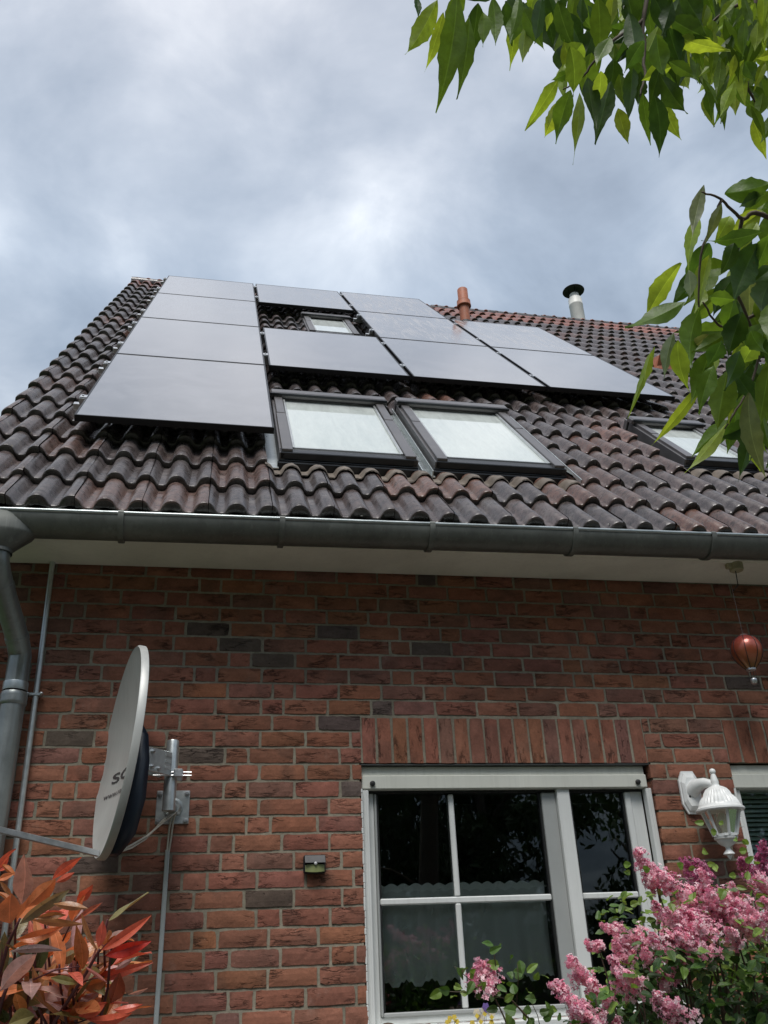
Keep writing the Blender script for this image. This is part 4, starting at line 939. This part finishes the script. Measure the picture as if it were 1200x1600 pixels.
# ------------------------------------------------------------------ lilac, bottom right
def lilac():
    base = aty(1080, 1900, -1.55)
    e = empty('lilac_bush', (base.x, base.y, 0), 'lilac bush with pink flower panicles and small round green leaves below the lantern', 'bush')
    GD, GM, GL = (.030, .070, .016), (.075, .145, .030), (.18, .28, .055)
    def c3(x, y): return (840+x/3.333, 1300+y/3.333)
    P = [((610,260),(490,85),95,2.42,0),((770,330),(610,215),85,2.4,0),((850,280),(760,120),95,2.5,1),((900,260),(850,150),60,2.52,1),((900,350),(840,185),80,2.38,0),((1060,450),(880,300),130,2.32,0),((930,470),(870,330),90,2.36,0),((930,580),(700,400),150,2.25,0),((760,560),(660,380),90,2.3,0),((820,600),(720,520),100,2.22,0),((760,640),(570,520),110,2.28,0),
         ((530,590),(310,470),105,2.34,0),((320,610),(235,570),40,2.36,0),((280,780),(150,640),90,2.3,0),((500,840),(360,640),110,2.24,0),((540,800),(420,720),80,2.2,0),((300,990),(50,770),115,2.2,0),((300,1010),(170,900),90,2.16,0),((700,800),(600,690),80,2.26,0),((780,1000),(600,830),110,2.14,0),((1150,230),(1170,25),75,2.52,1),((1110,210),(1050,130),60,2.5,1),((1230,300),(1110,230),90,2.42,0),((1180,520),(1090,380),110,2.3,0),((1040,580),(990,500),50,2.24,0),((1060,480),(1010,400),80,2.28,0),((1240,480),(1170,330),90,2.34,0),
         ((640,310),(560,240),70,2.44,0),((1020,330),(1010,260),36,2.4,0),((480,680),(390,560),70,2.3,0),((620,690),(540,600),60,2.26,0),((380,880),(250,770),60,2.24,0),((400,1010),(300,950),60,2.2,0),((700,470),(590,360),70,2.36,0),((840,420),(760,350),70,2.36,0),((1000,450),(930,380),90,2.34,0)]
    Q = [((767,1545),(742,1492),40,2.34,0)]
    st = MB(); hub = [Vector((base.x+random.uniform(-.2, .2), base.y+random.uniform(-.15, .15), -.03)) for _ in range(7)]
    def panicle(B, T, w, deep):
        m = MB(); ax = T-B; L_ = ax.length; a = ax.normalized(); w *= 1.7; n = int(110+w*L_*16000); up = a.orthogonal().normalized(); sd_ = a.cross(up)
        lobes = [(random.uniform(.0, .85), random.uniform(0, 6.28), random.uniform(.45, 1.25)) for _ in range(13)]; L_ *= .92
        for _ in range(min(n, 460)):
            if random.random() < .7:
                t0, ph, rr = random.choice(lobes); t = min(1, max(0, t0+random.gauss(0, .06)+.12*random.random())); ph += random.gauss(0, .35); r = w*.5*(1-t*.62)*rr*random.uniform(.45, 1.12)
            else:
                t = random.random()**1.1; ph = random.uniform(0, 6.28); r = w*.5*(1-t*.9)*math.sqrt(random.random())*.7
            o = B + a*(L_*t) + (up*math.cos(ph)+sd_*math.sin(ph))*r
            d = ((up*math.cos(ph)+sd_*math.sin(ph))*.9 + a*.5 + rv()*.5).normalized()
            q = random.random(); c = (.90, .52, .60) if q < .42 else ((.95, .79, .81) if q < .80 else (.78, .30, .42))
            if deep: c = (.56, .15, .30) if q < .7 else (.68, .32, .45)
            k = random.uniform(.8, 1.15); c = (c[0]*k, c[1]*k, c[2]*k, 0)
            s1 = d.orthogonal().normalized(); s1 = Matrix.Rotation(random.uniform(0, 1.57), 3, d) @ s1; s2 = d.cross(s1); pr = random.uniform(.0050, .0075)
            if deep and random.random() < .6: pr *= .6
            tb = o - d*.007; m.add([tb+s1*.0012, tb-s1*.0007+s2*.001, tb-s1*.0007-s2*.001, o+s1*.0015, o-s1*.0009+s2*.0013, o-s1*.0009-s2*.0013], [(0, 1, 4, 3), (1, 2, 5, 4), (2, 0, 3, 5)], (c[0]*.8, c[1]*.6, c[2]*.75, 0))
            for k in range(4):
                x = s1*math.cos(k*1.571)+s2*math.sin(k*1.571); y = d.cross(x)
                m.add([o, o+x*pr*.6+y*pr*.42+d*.0006, o+x*pr*1.15+d*-.0006, o+x*pr*.6-y*pr*.42+d*.0006], [(0, 1, 2, 3)], c)
        m.build('flower_panicle', M['petal'], e)
        st.tube([B-a*.03, B, B+a*L_*.8], [.0018, .0014, .0008], 5)
        return B
    tips = []
    for (b, t, w, dep, deep) in P:
        tips.append(panicle(at(*c3(*b), dep+.02), at(*c3(*t), dep-.02), w/3.333/FPX*dep*1.15, deep))
    for (b, t, w, dep, deep) in Q: tips.append(panicle(at(*b, dep), at(*t, dep), w/FPX*dep*1.2, deep))
    # leaves: a volume below the flowers, pairs on the shoots, some among the panicles
    f = MB()
    def lf(p, c, s=1.0, dirn=None, nr=None):
        d = dirn or Vector((random.gauss(0, 1), random.gauss(-.4, .8), random.gauss(-.05, .6)))
        leaf(f, p, d, nr or (Vector((0, -.55, 1))+rv()*.55).normalized(), random.uniform(.026, .042)*s, random.uniform(.018, .029)*s, vary(c, .22), 'lilac', random.uniform(-.05, .25), random.uniform(.1, .4), 7)
    lo = [(850, 1640), (920, 1560), (985, 1500), (1040, 1470), (1100, 1480), (1200, 1480), (1330, 1440), (1330, 1640)]
    def top(x):
        for (a, b), (c, d) in zip(lo, lo[1:]):
            if a <= x <= c: return b+(d-b)*(x-a)/(c-a)
        return 1640
    n = 0
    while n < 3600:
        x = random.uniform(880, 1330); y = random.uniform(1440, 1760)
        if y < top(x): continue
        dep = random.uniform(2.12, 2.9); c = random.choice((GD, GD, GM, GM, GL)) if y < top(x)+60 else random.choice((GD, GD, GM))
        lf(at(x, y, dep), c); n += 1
    for i in range(300):
        x = random.uniform(930, 1250); y = random.uniform(1395, 1520) - (x-1000)*.12
        lf(at(x, y, random.uniform(2.25, 2.6)), random.choice((GM, GL, GL)), .8)
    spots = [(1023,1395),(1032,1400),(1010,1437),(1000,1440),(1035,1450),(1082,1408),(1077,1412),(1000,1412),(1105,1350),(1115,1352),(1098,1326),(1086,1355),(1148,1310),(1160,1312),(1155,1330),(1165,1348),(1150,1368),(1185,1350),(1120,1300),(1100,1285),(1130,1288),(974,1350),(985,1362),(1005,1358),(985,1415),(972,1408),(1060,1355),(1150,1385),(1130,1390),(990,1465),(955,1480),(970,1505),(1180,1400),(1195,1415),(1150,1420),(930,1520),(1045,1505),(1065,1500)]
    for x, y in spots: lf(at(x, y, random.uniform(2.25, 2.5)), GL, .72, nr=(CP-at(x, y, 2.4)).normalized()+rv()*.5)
    def c6(x, y): return (680+x/6, 1460+y/6)
    B2 = [(545,95),(595,160),(510,170),(600,290),(700,250),(790,240),(690,350),(745,370),(860,360),(1025,385),(270,340),(225,385),(360,440),(435,400),(300,510),(180,480),(410,520),(300,570),(580,480),(180,570),(400,610),(530,580),(690,440),(640,460),(870,540),(945,610),(650,630),(760,640),(680,710),(840,680),(720,780),(890,720),(975,730),(1080,690),(820,790),(1010,790),(1085,770),(365,380),(750,560),(470,500),(760,720),(620,560),(560,540),(140,520),(60,530),(930,790),(1180,800),(880,780),(590,700),(200,310),(500,470),(820,370),(940,430)]
    for x, y in B2: lf(at(*c6(x, y), random.uniform(2.26, 2.4)), random.choice((GM, GM, GL)), random.uniform(.75, 1.0), nr=(CP-at(*c6(x, y), 2.3)).normalized()+rv()*.55)
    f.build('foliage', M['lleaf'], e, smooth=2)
    def ln(pts, r0, r1, dep=2.33):
        Pp = [at(*c6(*p), dep) for p in pts]; st.tube(Pp, [r0+(r1-r0)*i/(len(Pp)-1) for i in range(len(Pp))], 6)
    ln([(1300, 1250), (960, 880), (720, 620), (600, 470), (560, 250), (548, 130)], .0032, .001); ln([(720, 620), (420, 540), (200, 540), (40, 530)], .0018, .0008); ln([(600, 500), (450, 480), (330, 430), (215, 330), (180, 300)], .0015, .0008); ln([(760, 660), (780, 420), (770, 280)], .0014, .0008); ln([(990, 900), (960, 760), (880, 590)], .0012, .0008)
    for i, b in enumerate(tips):
        h = hub[i % 7]; md = h.lerp(b, .6)+Vector((random.gauss(0, .04), random.gauss(0, .04), .12)); Q = spline([h, h.lerp(md, .5)+Vector((random.gauss(0, .03), random.gauss(0, .03), 0)), md, b], 5, .008); st.tube(Q, [.011-.0094*i/(len(Q)-1) for i in range(len(Q))], 6)
    st.build('stems', M['stem'], e, smooth=2)
lilac()

# ------------------------------------------------------------------ satellite dish
def dish():
    C_ = Vector((-1.112, -.325, 2.345)); yaw, tl = R(14.5), R(4.2)
    n = Vector((-math.cos(yaw)*math.cos(tl), -math.sin(yaw)*math.cos(tl), math.sin(tl))); a = (-n).cross(Vector((0, 0, 1))).normalized(); b = n.cross(a)*-1
    if b.z < 0: b = -b
    A, B, dp = .355, .415, .062
    e = empty('satellite_dish', (-.888, 0, 2.165), 'pale grey satellite dish on a galvanised wall bracket', 'satellite dish')
    pt = lambda x, y, c: C_ + a*x + b*y + n*c
    m = MB(); nr, nk = 12, 64; vs = []; fs = []
    for i in range(nr+1):
        for k in range(nk):
            r = max(i/nr, .001); t = 2*math.pi*k/nk; vs.append(pt(A*r*math.cos(t), B*r*math.sin(t), dp*(r*r-1)))
    for i in range(nr):
        for k in range(nk): fs.append((i*nk+k, i*nk+(k+1) % nk, (i+1)*nk+(k+1) % nk, (i+1)*nk+k))
    last = nr*nk
    for off, dc in ((1.012, .002), (1.026, -.006), (1.026, -.028), (1.016, -.030), (.99, -.020)):
        s = len(vs)
        for k in range(nk): t = 2*math.pi*k/nk; vs.append(pt(A*off*math.cos(t), B*off*math.sin(t), dc))
        for k in range(nk): fs.append((last+k, last+(k+1) % nk, s+(k+1) % nk, s+k))
        last = s
    for i in range(nr, -1, -1):
        s = len(vs)
        for k in range(nk): r = max(i/nr, .001)*.985; t = 2*math.pi*k/nk; vs.append(pt(A*r*math.cos(t), B*r*math.sin(t), dp*(r*r-1)-.006))
        for k in range(nk): fs.append((last+k, last+(k+1) % nk, s+(k+1) % nk, s+k))
        last = s
    m.add(vs, fs); refl = m.build('reflector', M['dish'], e, smooth=True)
    # printing on the face
    dg = bpy.context.evaluated_depsgraph_get()
    def text(s, h, x0, y0, wide, thick):
        cu = bpy.data.curves.new('print', 'FONT'); cu.body = s; cu.size = 1; cu.offset = thick; cu.extrude = 0; o = bpy.data.objects.new('print', cu); col.objects.link(o)
        bpy.context.view_layer.update(); dg = bpy.context.evaluated_depsgraph_get(); me = bpy.data.meshes.new_from_object(o.evaluated_get(dg)); bpy.data.objects.remove(o)
        q = MB(); vv = []
        for v in me.vertices:
            x, y = x0+v.co.x*h*wide, y0+v.co.y*h; c = dp*((x/A)**2+(y/B)**2-1); vv.append(pt(x, y, c+.0025))
        q.add(vv, [tuple(p.vertices) for p in me.polygons]); q.build('lettering', M['print'], refl)
    text('SC', .058, -.225, -.100, 3.6, .012); text('www.radi', .034, -.265, -.160, 2.0, .006)
    # back housing
    m = MB(); vs = []; fs = []
    secs = [(.10, .03, .070, .085), (.06, .05, .070, .11), (-.05, .085, .070, .125), (-.20, .10, .066, .13), (-.33, .085, .052, .115), (-.405, .06, .042, .075)]
    for (y, hw, c0, c1) in secs:
        for (x, c) in ((-hw, -c0), (-hw*.8, -c1), (hw*.8, -c1), (hw, -c0)): vs.append(pt(x, y, c))
    for i in range(len(secs)-1):
        for k in range(4): fs.append((i*4+k, i*4+(k+1) % 4, (i+1)*4+(k+1) % 4, (i+1)*4+k))
    fs += [(3, 2, 1, 0), tuple(len(vs)-4+k for k in range(4))]; m.add(vs, fs); m.build('back_housing', M['navy'], e, smooth=2)
    # tilt bracket plate, mast, wall plate
    mx = Vector((-.897, -.20, 0)); p0 = pt(.02, -.035, -.105); z0 = p0.z
    q0 = Vector((p0.x, p0.y, z0)); q1 = Vector((mx.x-.02, mx.y-.01, z0-.01)); dr = (q1-q0); dr.z = 0; dr.normalize(); sd_ = Vector((-dr.y, dr.x, 0))
    L_ = (q1-q0).length
    m = MB(); m.box((-.01, -.032, -.05), (L_*.98, -.026, .046), bev=.002, fr=lambda x, y, z: q0+dr*x+sd_*y+Vector((0, 0, z))); m.box((-.01, .026, -.05), (L_*.98, .032, .046), bev=.002, fr=lambda x, y, z: q0+dr*x+sd_*y+Vector((0, 0, z)))
    for k in range(3): m.box((L_*.68, -.0345, .024-.026*k), (L_*.95, -.0322, .036-.026*k), bev=.001, fr=lambda x, y, z: q0+dr*x+sd_*y+Vector((0, 0, z)))
    br = m.build('tilt_bracket', M['galv'], e)
    for x, z in ((.02, .03), (.02, -.03), (.06, -.032)):
        m = MB(); m.lathe([(.009, 0), (.009, .006), (.005, .008), (.005, .014)], n=8); m.v = [q0+dr*(x+p)+sd_*(-.032-r)+Vector((0, 0, z+q)) for p, q, r in m.v]; m.build('bolt', M['alu'], br)
    m = MB(); m.tube([(mx.x, mx.y, 2.118), (mx.x, mx.y, 2.40), (mx.x, mx.y, 2.405)], [.026, .026, .024], 20)
    m.tube([(mx.x, mx.y, 2.140), (mx.x+.003, -.12, 2.150), (-.888, -.006, 2.162)], [.022, .022, .022], 16); m.build('mast', M['galv'], e, smooth=True)
    m = MB(); 
    for z in (2.268, 2.255):
        m.tube([(mx.x-.07, mx.y-.032, z), (mx.x+.085, mx.y-.032+.01, z)], .0035, 8)
    m.box((mx.x+.012, mx.y-.045, 2.245), (mx.x+.05, mx.y+.035, 2.28), bev=.004); m.build('u_bolt', M['alu'], e)
    m = MB(); m.box((-.958, -.006, 2.095), (-.817, -.0005, 2.235), bev=.0025); m.lathe([(.04, 0), (.04, .006), (.028, .03)], n=20)
    m.v[-60:] = [(-.885+p, -.006-r, 2.163+q) for p, q, r in m.v[-60:]]; pl = m.build('wall_plate', M['galv'], e)
    for x in (-.945, -.83):
        for z in (2.108, 2.222):
            m = MB(); m.lathe([(.011, 0), (.011, .004), (.0065, .0045), (.0065, .012)], n=8); m.v = [(x+p, -.006-r, z+q) for p, q, r in m.v]; m.build('screw', M['alu'], pl)
    # feed arm with receiver head
    s0 = pt(.0, -.405, .0); s1 = aty(0, 1297, -.46); d = (s1-s0).normalized(); s2 = s1 + d*.12
    u2 = d.cross(Vector((0, 0, 1))).normalized(); v2 = u2.cross(d); Lr = (s2-s0).length
    m = MB(); m.box((0, -.011, -.011), (Lr, .011, .011), bev=.002, fr=lambda x, y, z: s0+d*x+u2*y+v2*z); m.build('feed_arm', M['alu'], e)
    m = MB(); m.tube([s2, s2+Vector((0, 0, .06)), s2-n*-.0+Vector((.0, 0, .10)), s2-n*.09+Vector((0, 0, .10))], [.02, .022, .028, .032], 14); m.build('receiver_head', M['dish'], e, smooth=True)
    # cables from the housing to the plate
    for k, o in enumerate((0, .012)):
        m = MB(); P0 = pt(.03, -.40, -.06); Pn = Vector((-.885+o, -.045, 2.135))
        m.tube([P0, P0.lerp(Pn, .25)+Vector((0, 0, -.022+o)), P0.lerp(Pn, .5)+Vector((0, 0, -.028+o)), P0.lerp(Pn, .8)+Vector((0, 0, -.004)), Pn, (-.893+o, -.03, 2.10), (-.897+o, -.014, 2.04), (-.898+o*.6, -.010, 1.985)], .0042, 8); m.build('cable', M['cable'], e, smooth=True)
    o = empty('cable_duct', (-.896, 0, .4), 'narrow grey cable duct running down the wall below the satellite dish', 'cable duct')
    m = MB(); m.box((-.906, -.014, .3), (-.887, -.001, 1.992), bev=.003); m.build('duct', M['duct'], o)
dish()

# ------------------------------------------------------------------ wall lantern
def lantern():
    e = empty('wall_lantern', (1.545, 0, 2.2), 'white ribbed carriage lantern on the brick pier between the windows', 'lantern'); cx, cy = 1.607, -.142; c = (cx, cy, 0)
    m = MB()
    def octo(y, s): 
        return [(1.548+px*s, y, 2.208+pz*s) for px, pz in ((-.030, .10), (.030, .10), (.052, .055), (.052, -.055), (.030, -.10), (-.030, -.10), (-.052, -.055), (-.052, .055))]
    rings = [octo(-.0005, 1), octo(-.012, 1), octo(-.014, .88), octo(-.022, .86), octo(-.034, .66)]; vs = sum(rings, []); fs = [(i*8+k, i*8+(k+1) % 8, (i+1)*8+(k+1) % 8, (i+1)*8+k) for i in range(4) for k in range(8)] + [tuple(range(32, 40))]
    m.add(vs, fs); bp = m.build('back_plate', M['lampw'], e)
    for z in (2.185,):
        m = MB(); m.lathe([(.006, 0), (.006, .004), (.003, .005)], n=10); m.v = [(1.528+p, -.030-r, z+q) for p, q, r in m.v]; m.build('screw', M['gasket'], bp)
    m = MB(); m.tube([(1.552, -.02, 2.215), (1.562, -.055, 2.232), (1.580, -.095, 2.236), (1.597, -.125, 2.226), (cx, cy, 2.215)], [.040, .032, .024, .019, .016], 14); m.build('arm', M['lampw'], e, smooth=True)
    fl = lambda j, k: (.028 if k % 2 else -.028) if 3 < j < 12 else 0
    m = MB(); m.lathe([(.107, 2.098), (.110, 2.102), (.109, 2.110), (.098, 2.117), (.092, 2.124), (.088, 2.136), (.080, 2.152), (.070, 2.163), (.064, 2.168), (.058, 2.184), (.048, 2.198), (.034, 2.207), (.020, 2.213), (.017, 2.222), (.019, 2.228), (.017, 2.240), (.012, 2.262), (.010, 2.268), (.014, 2.274), (.015, 2.282), (.011, 2.290), (.003, 2.294)], c, 64, flute=fl)
    m.build('roof', M['lampw'], e, smooth=True)
    m = MB()
    for k in range(6):
        a = 2*math.pi*k/6+.35; p = lambda r, z: (cx+r*math.cos(a), cy+r*math.sin(a), z); m.tube([p(.085, 2.100), p(.052, 1.992)], .0068, 4)
    m.lathe([(.050, 1.984), (.060, 1.986), (.060, 1.996), (.050, 1.998)], c, 6); m.build('cage', M['lampw'], e)
    m = MB(); n = 6; vs = [(cx+r*math.cos(2*math.pi*k/6+.35), cy+r*math.sin(2*math.pi*k/6+.35), z) for r, z in ((.081, 2.100), (.049, 1.998)) for k in range(6)]; m.add(vs, [(k, (k+1) % 6, 6+(k+1) % 6, 6+k) for k in range(6)]); m.build('glass_panes', M['glass_lamp'], e)
    m = MB(); m.lathe([(.012, 1.998), (.014, 2.02), (.026, 2.045), (.024, 2.07), (.014, 2.09)], c, 16); m.build('bulb', M['bulb'], e, smooth=True)
    m = MB(); m.lathe([(.054, 1.984), (.052, 1.976), (.044, 1.972), (.040, 1.962), (.028, 1.950), (.014, 1.944), (.010, 1.938), (.012, 1.930), (.024, 1.916), (.026, 1.911), (.012, 1.906), (.009, 1.898), (.002, 1.888)][::-1], c, 28); m.build('base_finial', M['lampw'], e, smooth=True)
lantern()

# ------------------------------------------------------------------ small things
def small():
    e = empty('motion_sensor_light', (-.276, 0, 1.92), 'small black solar sensor light with an olive lens on the brick wall', 'sensor light')
    m = MB(); x0, x1, z0, z1 = -.323, -.228, 1.882, 1.958
    m.box((x0, -.030, z0), (x1, -.0005, z1), bev=.006); vs = [(x0+.004, -.030, z1-.030), (x1-.004, -.030, z1-.030), (x1-.004, -.052, z1-.034), (x0+.004, -.052, z1-.034), (x0+.004, -.03, z1-.002), (x1-.004, -.03, z1-.002), (x1-.004, -.038, z1-.004), (x0+.004, -.038, z1-.004)]
    m.add(vs, [(0, 3, 2, 1), (4, 5, 6, 7), (0, 1, 5, 4), (1, 2, 6, 5), (2, 3, 7, 6), (3, 0, 4, 7)]); m.build('case', M['black'], e)
    m = MB(); n = 10; vs = []
    for k in range(n+1):
        t = k/n; x = x0+.006+(x1-x0-.012)*t; b = math.sin(math.pi*t); vs += [(x, -.032-.012*b, z0+.034+.003*b), (x, -.034-.010*b, z0+.008-.004*b)]
    m.add(vs, [(2*k, 2*k+2, 2*k+3, 2*k+1) for k in range(n)]); m.build('lens', M['olive'], e, smooth=True)
    m = MB(); m.lathe([(.007, 0), (.006, .004), (.002, .006)], n=12); m.v = [(-.274+p, -.048-r, 1.921+q) for p, q, r in m.v]; m.build('sensor_eye', M['dot'], e, smooth=True)
    # hot-air balloon ornament
    C_ = aty(1167, 1018, -.25); e = empty('balloon_ornament', tuple(C_-Vector((0, 0, .18))), 'small copper red hot air balloon ornament hanging under the eaves', 'ornament')
    pr = [(.004, .082), (.030, .078), (.055, .062), (.070, .038), (.0755, .010), (.073, -.012), (.063, -.038), (.046, -.064), (.030, -.082), (.022, -.090)]
    m = MB(); m.lathe(pr[::-1], C_, 40); en = m.build('envelope', M['balloon'], e, smooth=True)
    for k in range(8):
        a = 2*math.pi*k/8+.15; m = MB(); m.tube([C_+Vector(((r+.0012)*math.cos(a), (r+.0012)*math.sin(a), z)) for r, z in pr], .0017, 5); m.build('seam', M['black'], en)
    m = MB(); m.lathe([(.021, -.098), (.024, -.096), (.024, -.088), (.021, -.087)], C_, 20); m.build('mouth_ring', M['alu'], e, smooth=True)
    m = MB()
    for k in range(4):
        a = 2*math.pi*k/4+.6; m.tube([C_+Vector((.02*math.cos(a), .02*math.sin(a), -.096)), C_+Vector((.015*math.cos(a), .015*math.sin(a), -.142))], .001, 4)
    m.build('rigging', M['black'], e)
    m = MB(); m.lathe([(.011, -.165), (.015, -.160), (.017, -.142), (.016, -.140)], C_, 14); m.build('basket', M['alu'], e, smooth=True)
    m = MB(); m.lathe([(.022, .078), (.026, .084), (.012, .090), (.003, .092)], C_, 16); m.tube([C_+Vector((0, 0, .09)), Vector((C_.x, C_.y, 3.312))], .0004, 4); m.build('hanger', M['galv'], e)
    # junction box with a loose cord under the eaves
    p = aty(1150, 886, -.275); e = empty('junction_box', (p.x, p.y, p.z), 'beige junction box with a loose dark cord under the eaves', 'box')
    zz = 3.2985+.008*p.x-.001
    m = MB(); m.lathe([(.031, -.042), (.036, -.038), (.037, 0), (.02, .0)], (p.x, -.275, zz), 8); m.box((p.x-.055, -.29, zz-.03), (p.x-.03, -.26, zz), bev=.004); m.build('case', M['beige'], e)
    q = aty(1147, 923, -.27); m = MB(); m.tube([(p.x-.008, -.275, zz-.04), (p.x-.010, -.274, zz-.08), (p.x-.012, -.272, q.z+.03), (q.x-.006, -.27, q.z)], [.0026, .0026, .0024, .0018], 8); m.build('cord', M['black'], e, smooth=True)
    # houseplants on the inner sill
    for nm, xs, lab in (('spathe', (.06, .34), 'dark leafy houseplant behind the glass at the left of the sill'), ('fern', (.42, .78), 'dark leafy houseplant behind the glass at the right of the left casement')):
        e = empty('houseplant', ((xs[0]+xs[1])/2, .34, 1.20), lab, 'houseplant', 'houseplants on the inner window sill')
        f = MB()
        for k in range(34):
            b = Vector(((xs[0]+xs[1])/2+random.gauss(0, .05), .34+random.gauss(0, .03), 1.30)); d = Vector((random.gauss(0, .8), random.gauss(-.25, .4), random.uniform(.15, 1)))
            leaf(f, b, d, Vector((random.gauss(0, .4), -.6, .8)), random.uniform(.12, .20), random.uniform(.03, .05), vary((.035, .085, .022), .35), 'photinia', random.uniform(.2, .5), .25, 8)
        f.build('foliage', M['house_leaf'], e, smooth=2)
        m = MB(); m.lathe([(.06, 1.20), (.075, 1.30), (.08, 1.305), (.07, 1.31)], ((xs[0]+xs[1])/2, .34, 0), 20); m.build('pot', M['terra'], e, smooth=True)
    # violas in a planter on the sill
    P = aty(755, 1600, -.10); e = empty('viola_planter', (P.x-.05, -.10, 1.26), 'low planter of yellow and purple violas in front of the window sill', 'flower planter')
    m = MB(); m.box((P.x-.26, -.18, 1.15), (P.x+.12, -.055, 1.255), bev=.012); m.build('trough', M['pot'], e)
    f = MB(); g = MB()
    for k in range(90):
        b = Vector((random.uniform(P.x-.24, P.x+.10), random.uniform(-.16, -.07), 1.25)); leaf(f, b, Vector((random.gauss(0, .6), random.gauss(0, .5), 1)), rv(), random.uniform(.03, .055), .016, vary((.05, .09, .02), .3), 'lilac', .2, .2, 5)
    for px, py, ct in ((745, 1583, 0), (757, 1580, 0), (768, 1585, 0), (759, 1574, 2), (768, 1598, 1), (751, 1592, 0), (703, 1592, 1), (710, 1590, 1), (699, 1598, 1), (738, 1599, 1), (714, 1597, 1)):
        o = aty(px, py, -.12); d = (CP-o).normalized(); d.z += .25; d.normalize(); s1 = d.orthogonal().normalized(); s2 = d.cross(s1); s1 = (Vector((0, 0, 1))-d*d.z).normalized(); s2 = d.cross(s1); pr = .0165 if ct != 1 else .0115
        for k, (ang, r) in enumerate(((1.1, 1.0), (2.04, 1.0), (.05, .85), (3.1, .85), (4.71, 1.1))):
            x = s1*math.sin(ang)+s2*math.cos(ang); y = d.cross(x)
            cc = ((.62, .50, .06, 0) if ct == 1 else (((.58, .55, .42, 0) if k < 4 else (.66, .52, .05, 0)) if ct == 0 else (.13, .08, .28, 0)))
            g.add([o+d*.0005*k, o+x*pr*.6*r+y*pr*.55*r+d*.0005*k, o+x*pr*1.15*r+d*.0005*k, o+x*pr*.6*r-y*pr*.55*r+d*.0005*k], [(0, 1, 2, 3)], cc)
        f.tube([o-d*.001, o+Vector((0, .01, -.05))], .001, 4, (.05, .09, .02, 0))
    f.build('foliage', M['lleaf'], e, smooth=2); g.build('blossoms', M['petal'], e)
    # brown bristly ornament top
    P = aty(606, 1604, -.10); e = empty('bristle_ornament', (P.x, -.10, 1.15), 'brown bristly rounded ornament in front of the window sill at the left', 'ornament')
    m = MB(); m.lathe([(.01, 1.15), (.030, 1.16), (.040, P.z-.04), (.040, P.z-.012), (.032, P.z+.004), (.015, P.z+.012), (.002, P.z+.014)], (P.x, -.10, 0), 44, flute=lambda j, k: (.05 if k % 2 else -.05)); m.build('head', M['brown'], e)
small()

# ------------------------------------------------------------------ the garden behind the camera, seen in the window glass, plus two added light-blocking trees
def far_tree(x, y, h, r, nl, dense, lab, c0):
    e = empty('garden_tree', (x, y, 0), lab, 'tree', 'trees at the end of the garden behind the viewer')
    m = MB(); m.tube([(x, y, -.1), (x+.05, y, h*.3), (x-.05, y+.05, h*.55), (x, y, h*.85)], [.16, .12, .08, .03], 10)
    for k in range(7):
        a = k*2.4; m.tube([(x, y, h*(.28+.07*k)), (x+r*.5*math.cos(a), y+r*.5*math.sin(a), h*(.38+.08*k)), (x+r*.8*math.cos(a), y+r*.8*math.sin(a), h*(.42+.08*k))], [.06, .035, .012], 6)
    m.build('trunk', M['bark'], e, smooth=2)
    f = MB(); cl = [(Vector((x+random.gauss(0, r*.5), y+random.gauss(0, r*.45), h*random.uniform(.22, .98))), random.uniform(.25, .55)*r*.6) for _ in range(int(16*dense)+8)]
    for k in range(nl):
        c, rr = random.choice(cl); p = c + rv()*rr*random.random()**.4
        d = Vector((random.gauss(0, .6), random.gauss(0, .6), -.6+random.gauss(0, .5))); leaf(f, p, d, rv(), random.uniform(.13, .22), random.uniform(.06, .10), vary(c0, .35), 'photinia', .1, .2, 2)
    f.build('crown', M['bg_leaf'], e)
far_tree(1.5, -11.5, 7.5, 2.5, 11000, 3, 'dense dark tree at the left of the garden end', (.025, .055, .014))
far_tree(3.9, -11.0, 7.2, 1.7, 8000, 2.2, 'dense dark tree in the middle of the garden end', (.028, .06, .015))
far_tree(7.0, -11.5, 6.4, 1.9, 2300, .9, 'thin pale tree with gaps at the right of the garden end', (.06, .11, .03))
far_tree(10.6, -12.5, 6.8, 2.2, 7000, 2.2, 'rounded dark tree at the far right of the garden end', (.028, .06, .015))
far_tree(-2.8, -12.0, 7.5, 2.8, 9000, 2.6, 'broad dark tree at the far left of the garden end', (.026, .055, .014))
far_tree(2.9, -13.8, 7.8, 2.6, 11000, 3, 'dark tree standing behind the others at the garden end', (.025, .052, .014))
far_tree(-8.5, -10.5, 7.8, 2.8, 8000, 2.6, 'unseen wide dark tree added by the left corner of the garden to block low sky', (.026, .052, .014))  # added out of view to keep low sky light off the wall top
far_tree(14.5, -10.5, 7.8, 2.8, 8000, 2.6, 'unseen wide dark tree added by the right corner of the garden to block low sky', (.026, .052, .014))  # likewise added as a blocker, cutting low sky from the right
def hedge():
    f = MB()
    for k in range(9000):
        p = Vector((random.uniform(-7, 13), -10+random.gauss(0, .35), random.random()**.8*2.3)); leaf(f, p, rv(), rv(), random.uniform(.08, .13), .05, vary((.03, .06, .016), .35), 'lilac', .1, .2, 2)
    m = MB(); m.box((-7, -10.3, 0), (13, -9.7, 1.9), (.02, .03, .012, 0)); m.v = m.v
    e = empty('hedge', (3, -10, 0), 'clipped green hedge along the garden end behind the viewer', 'hedge')
    f.build('foliage', M['bg_leaf'], e); m.build('core', M['bark'], e)
hedge()
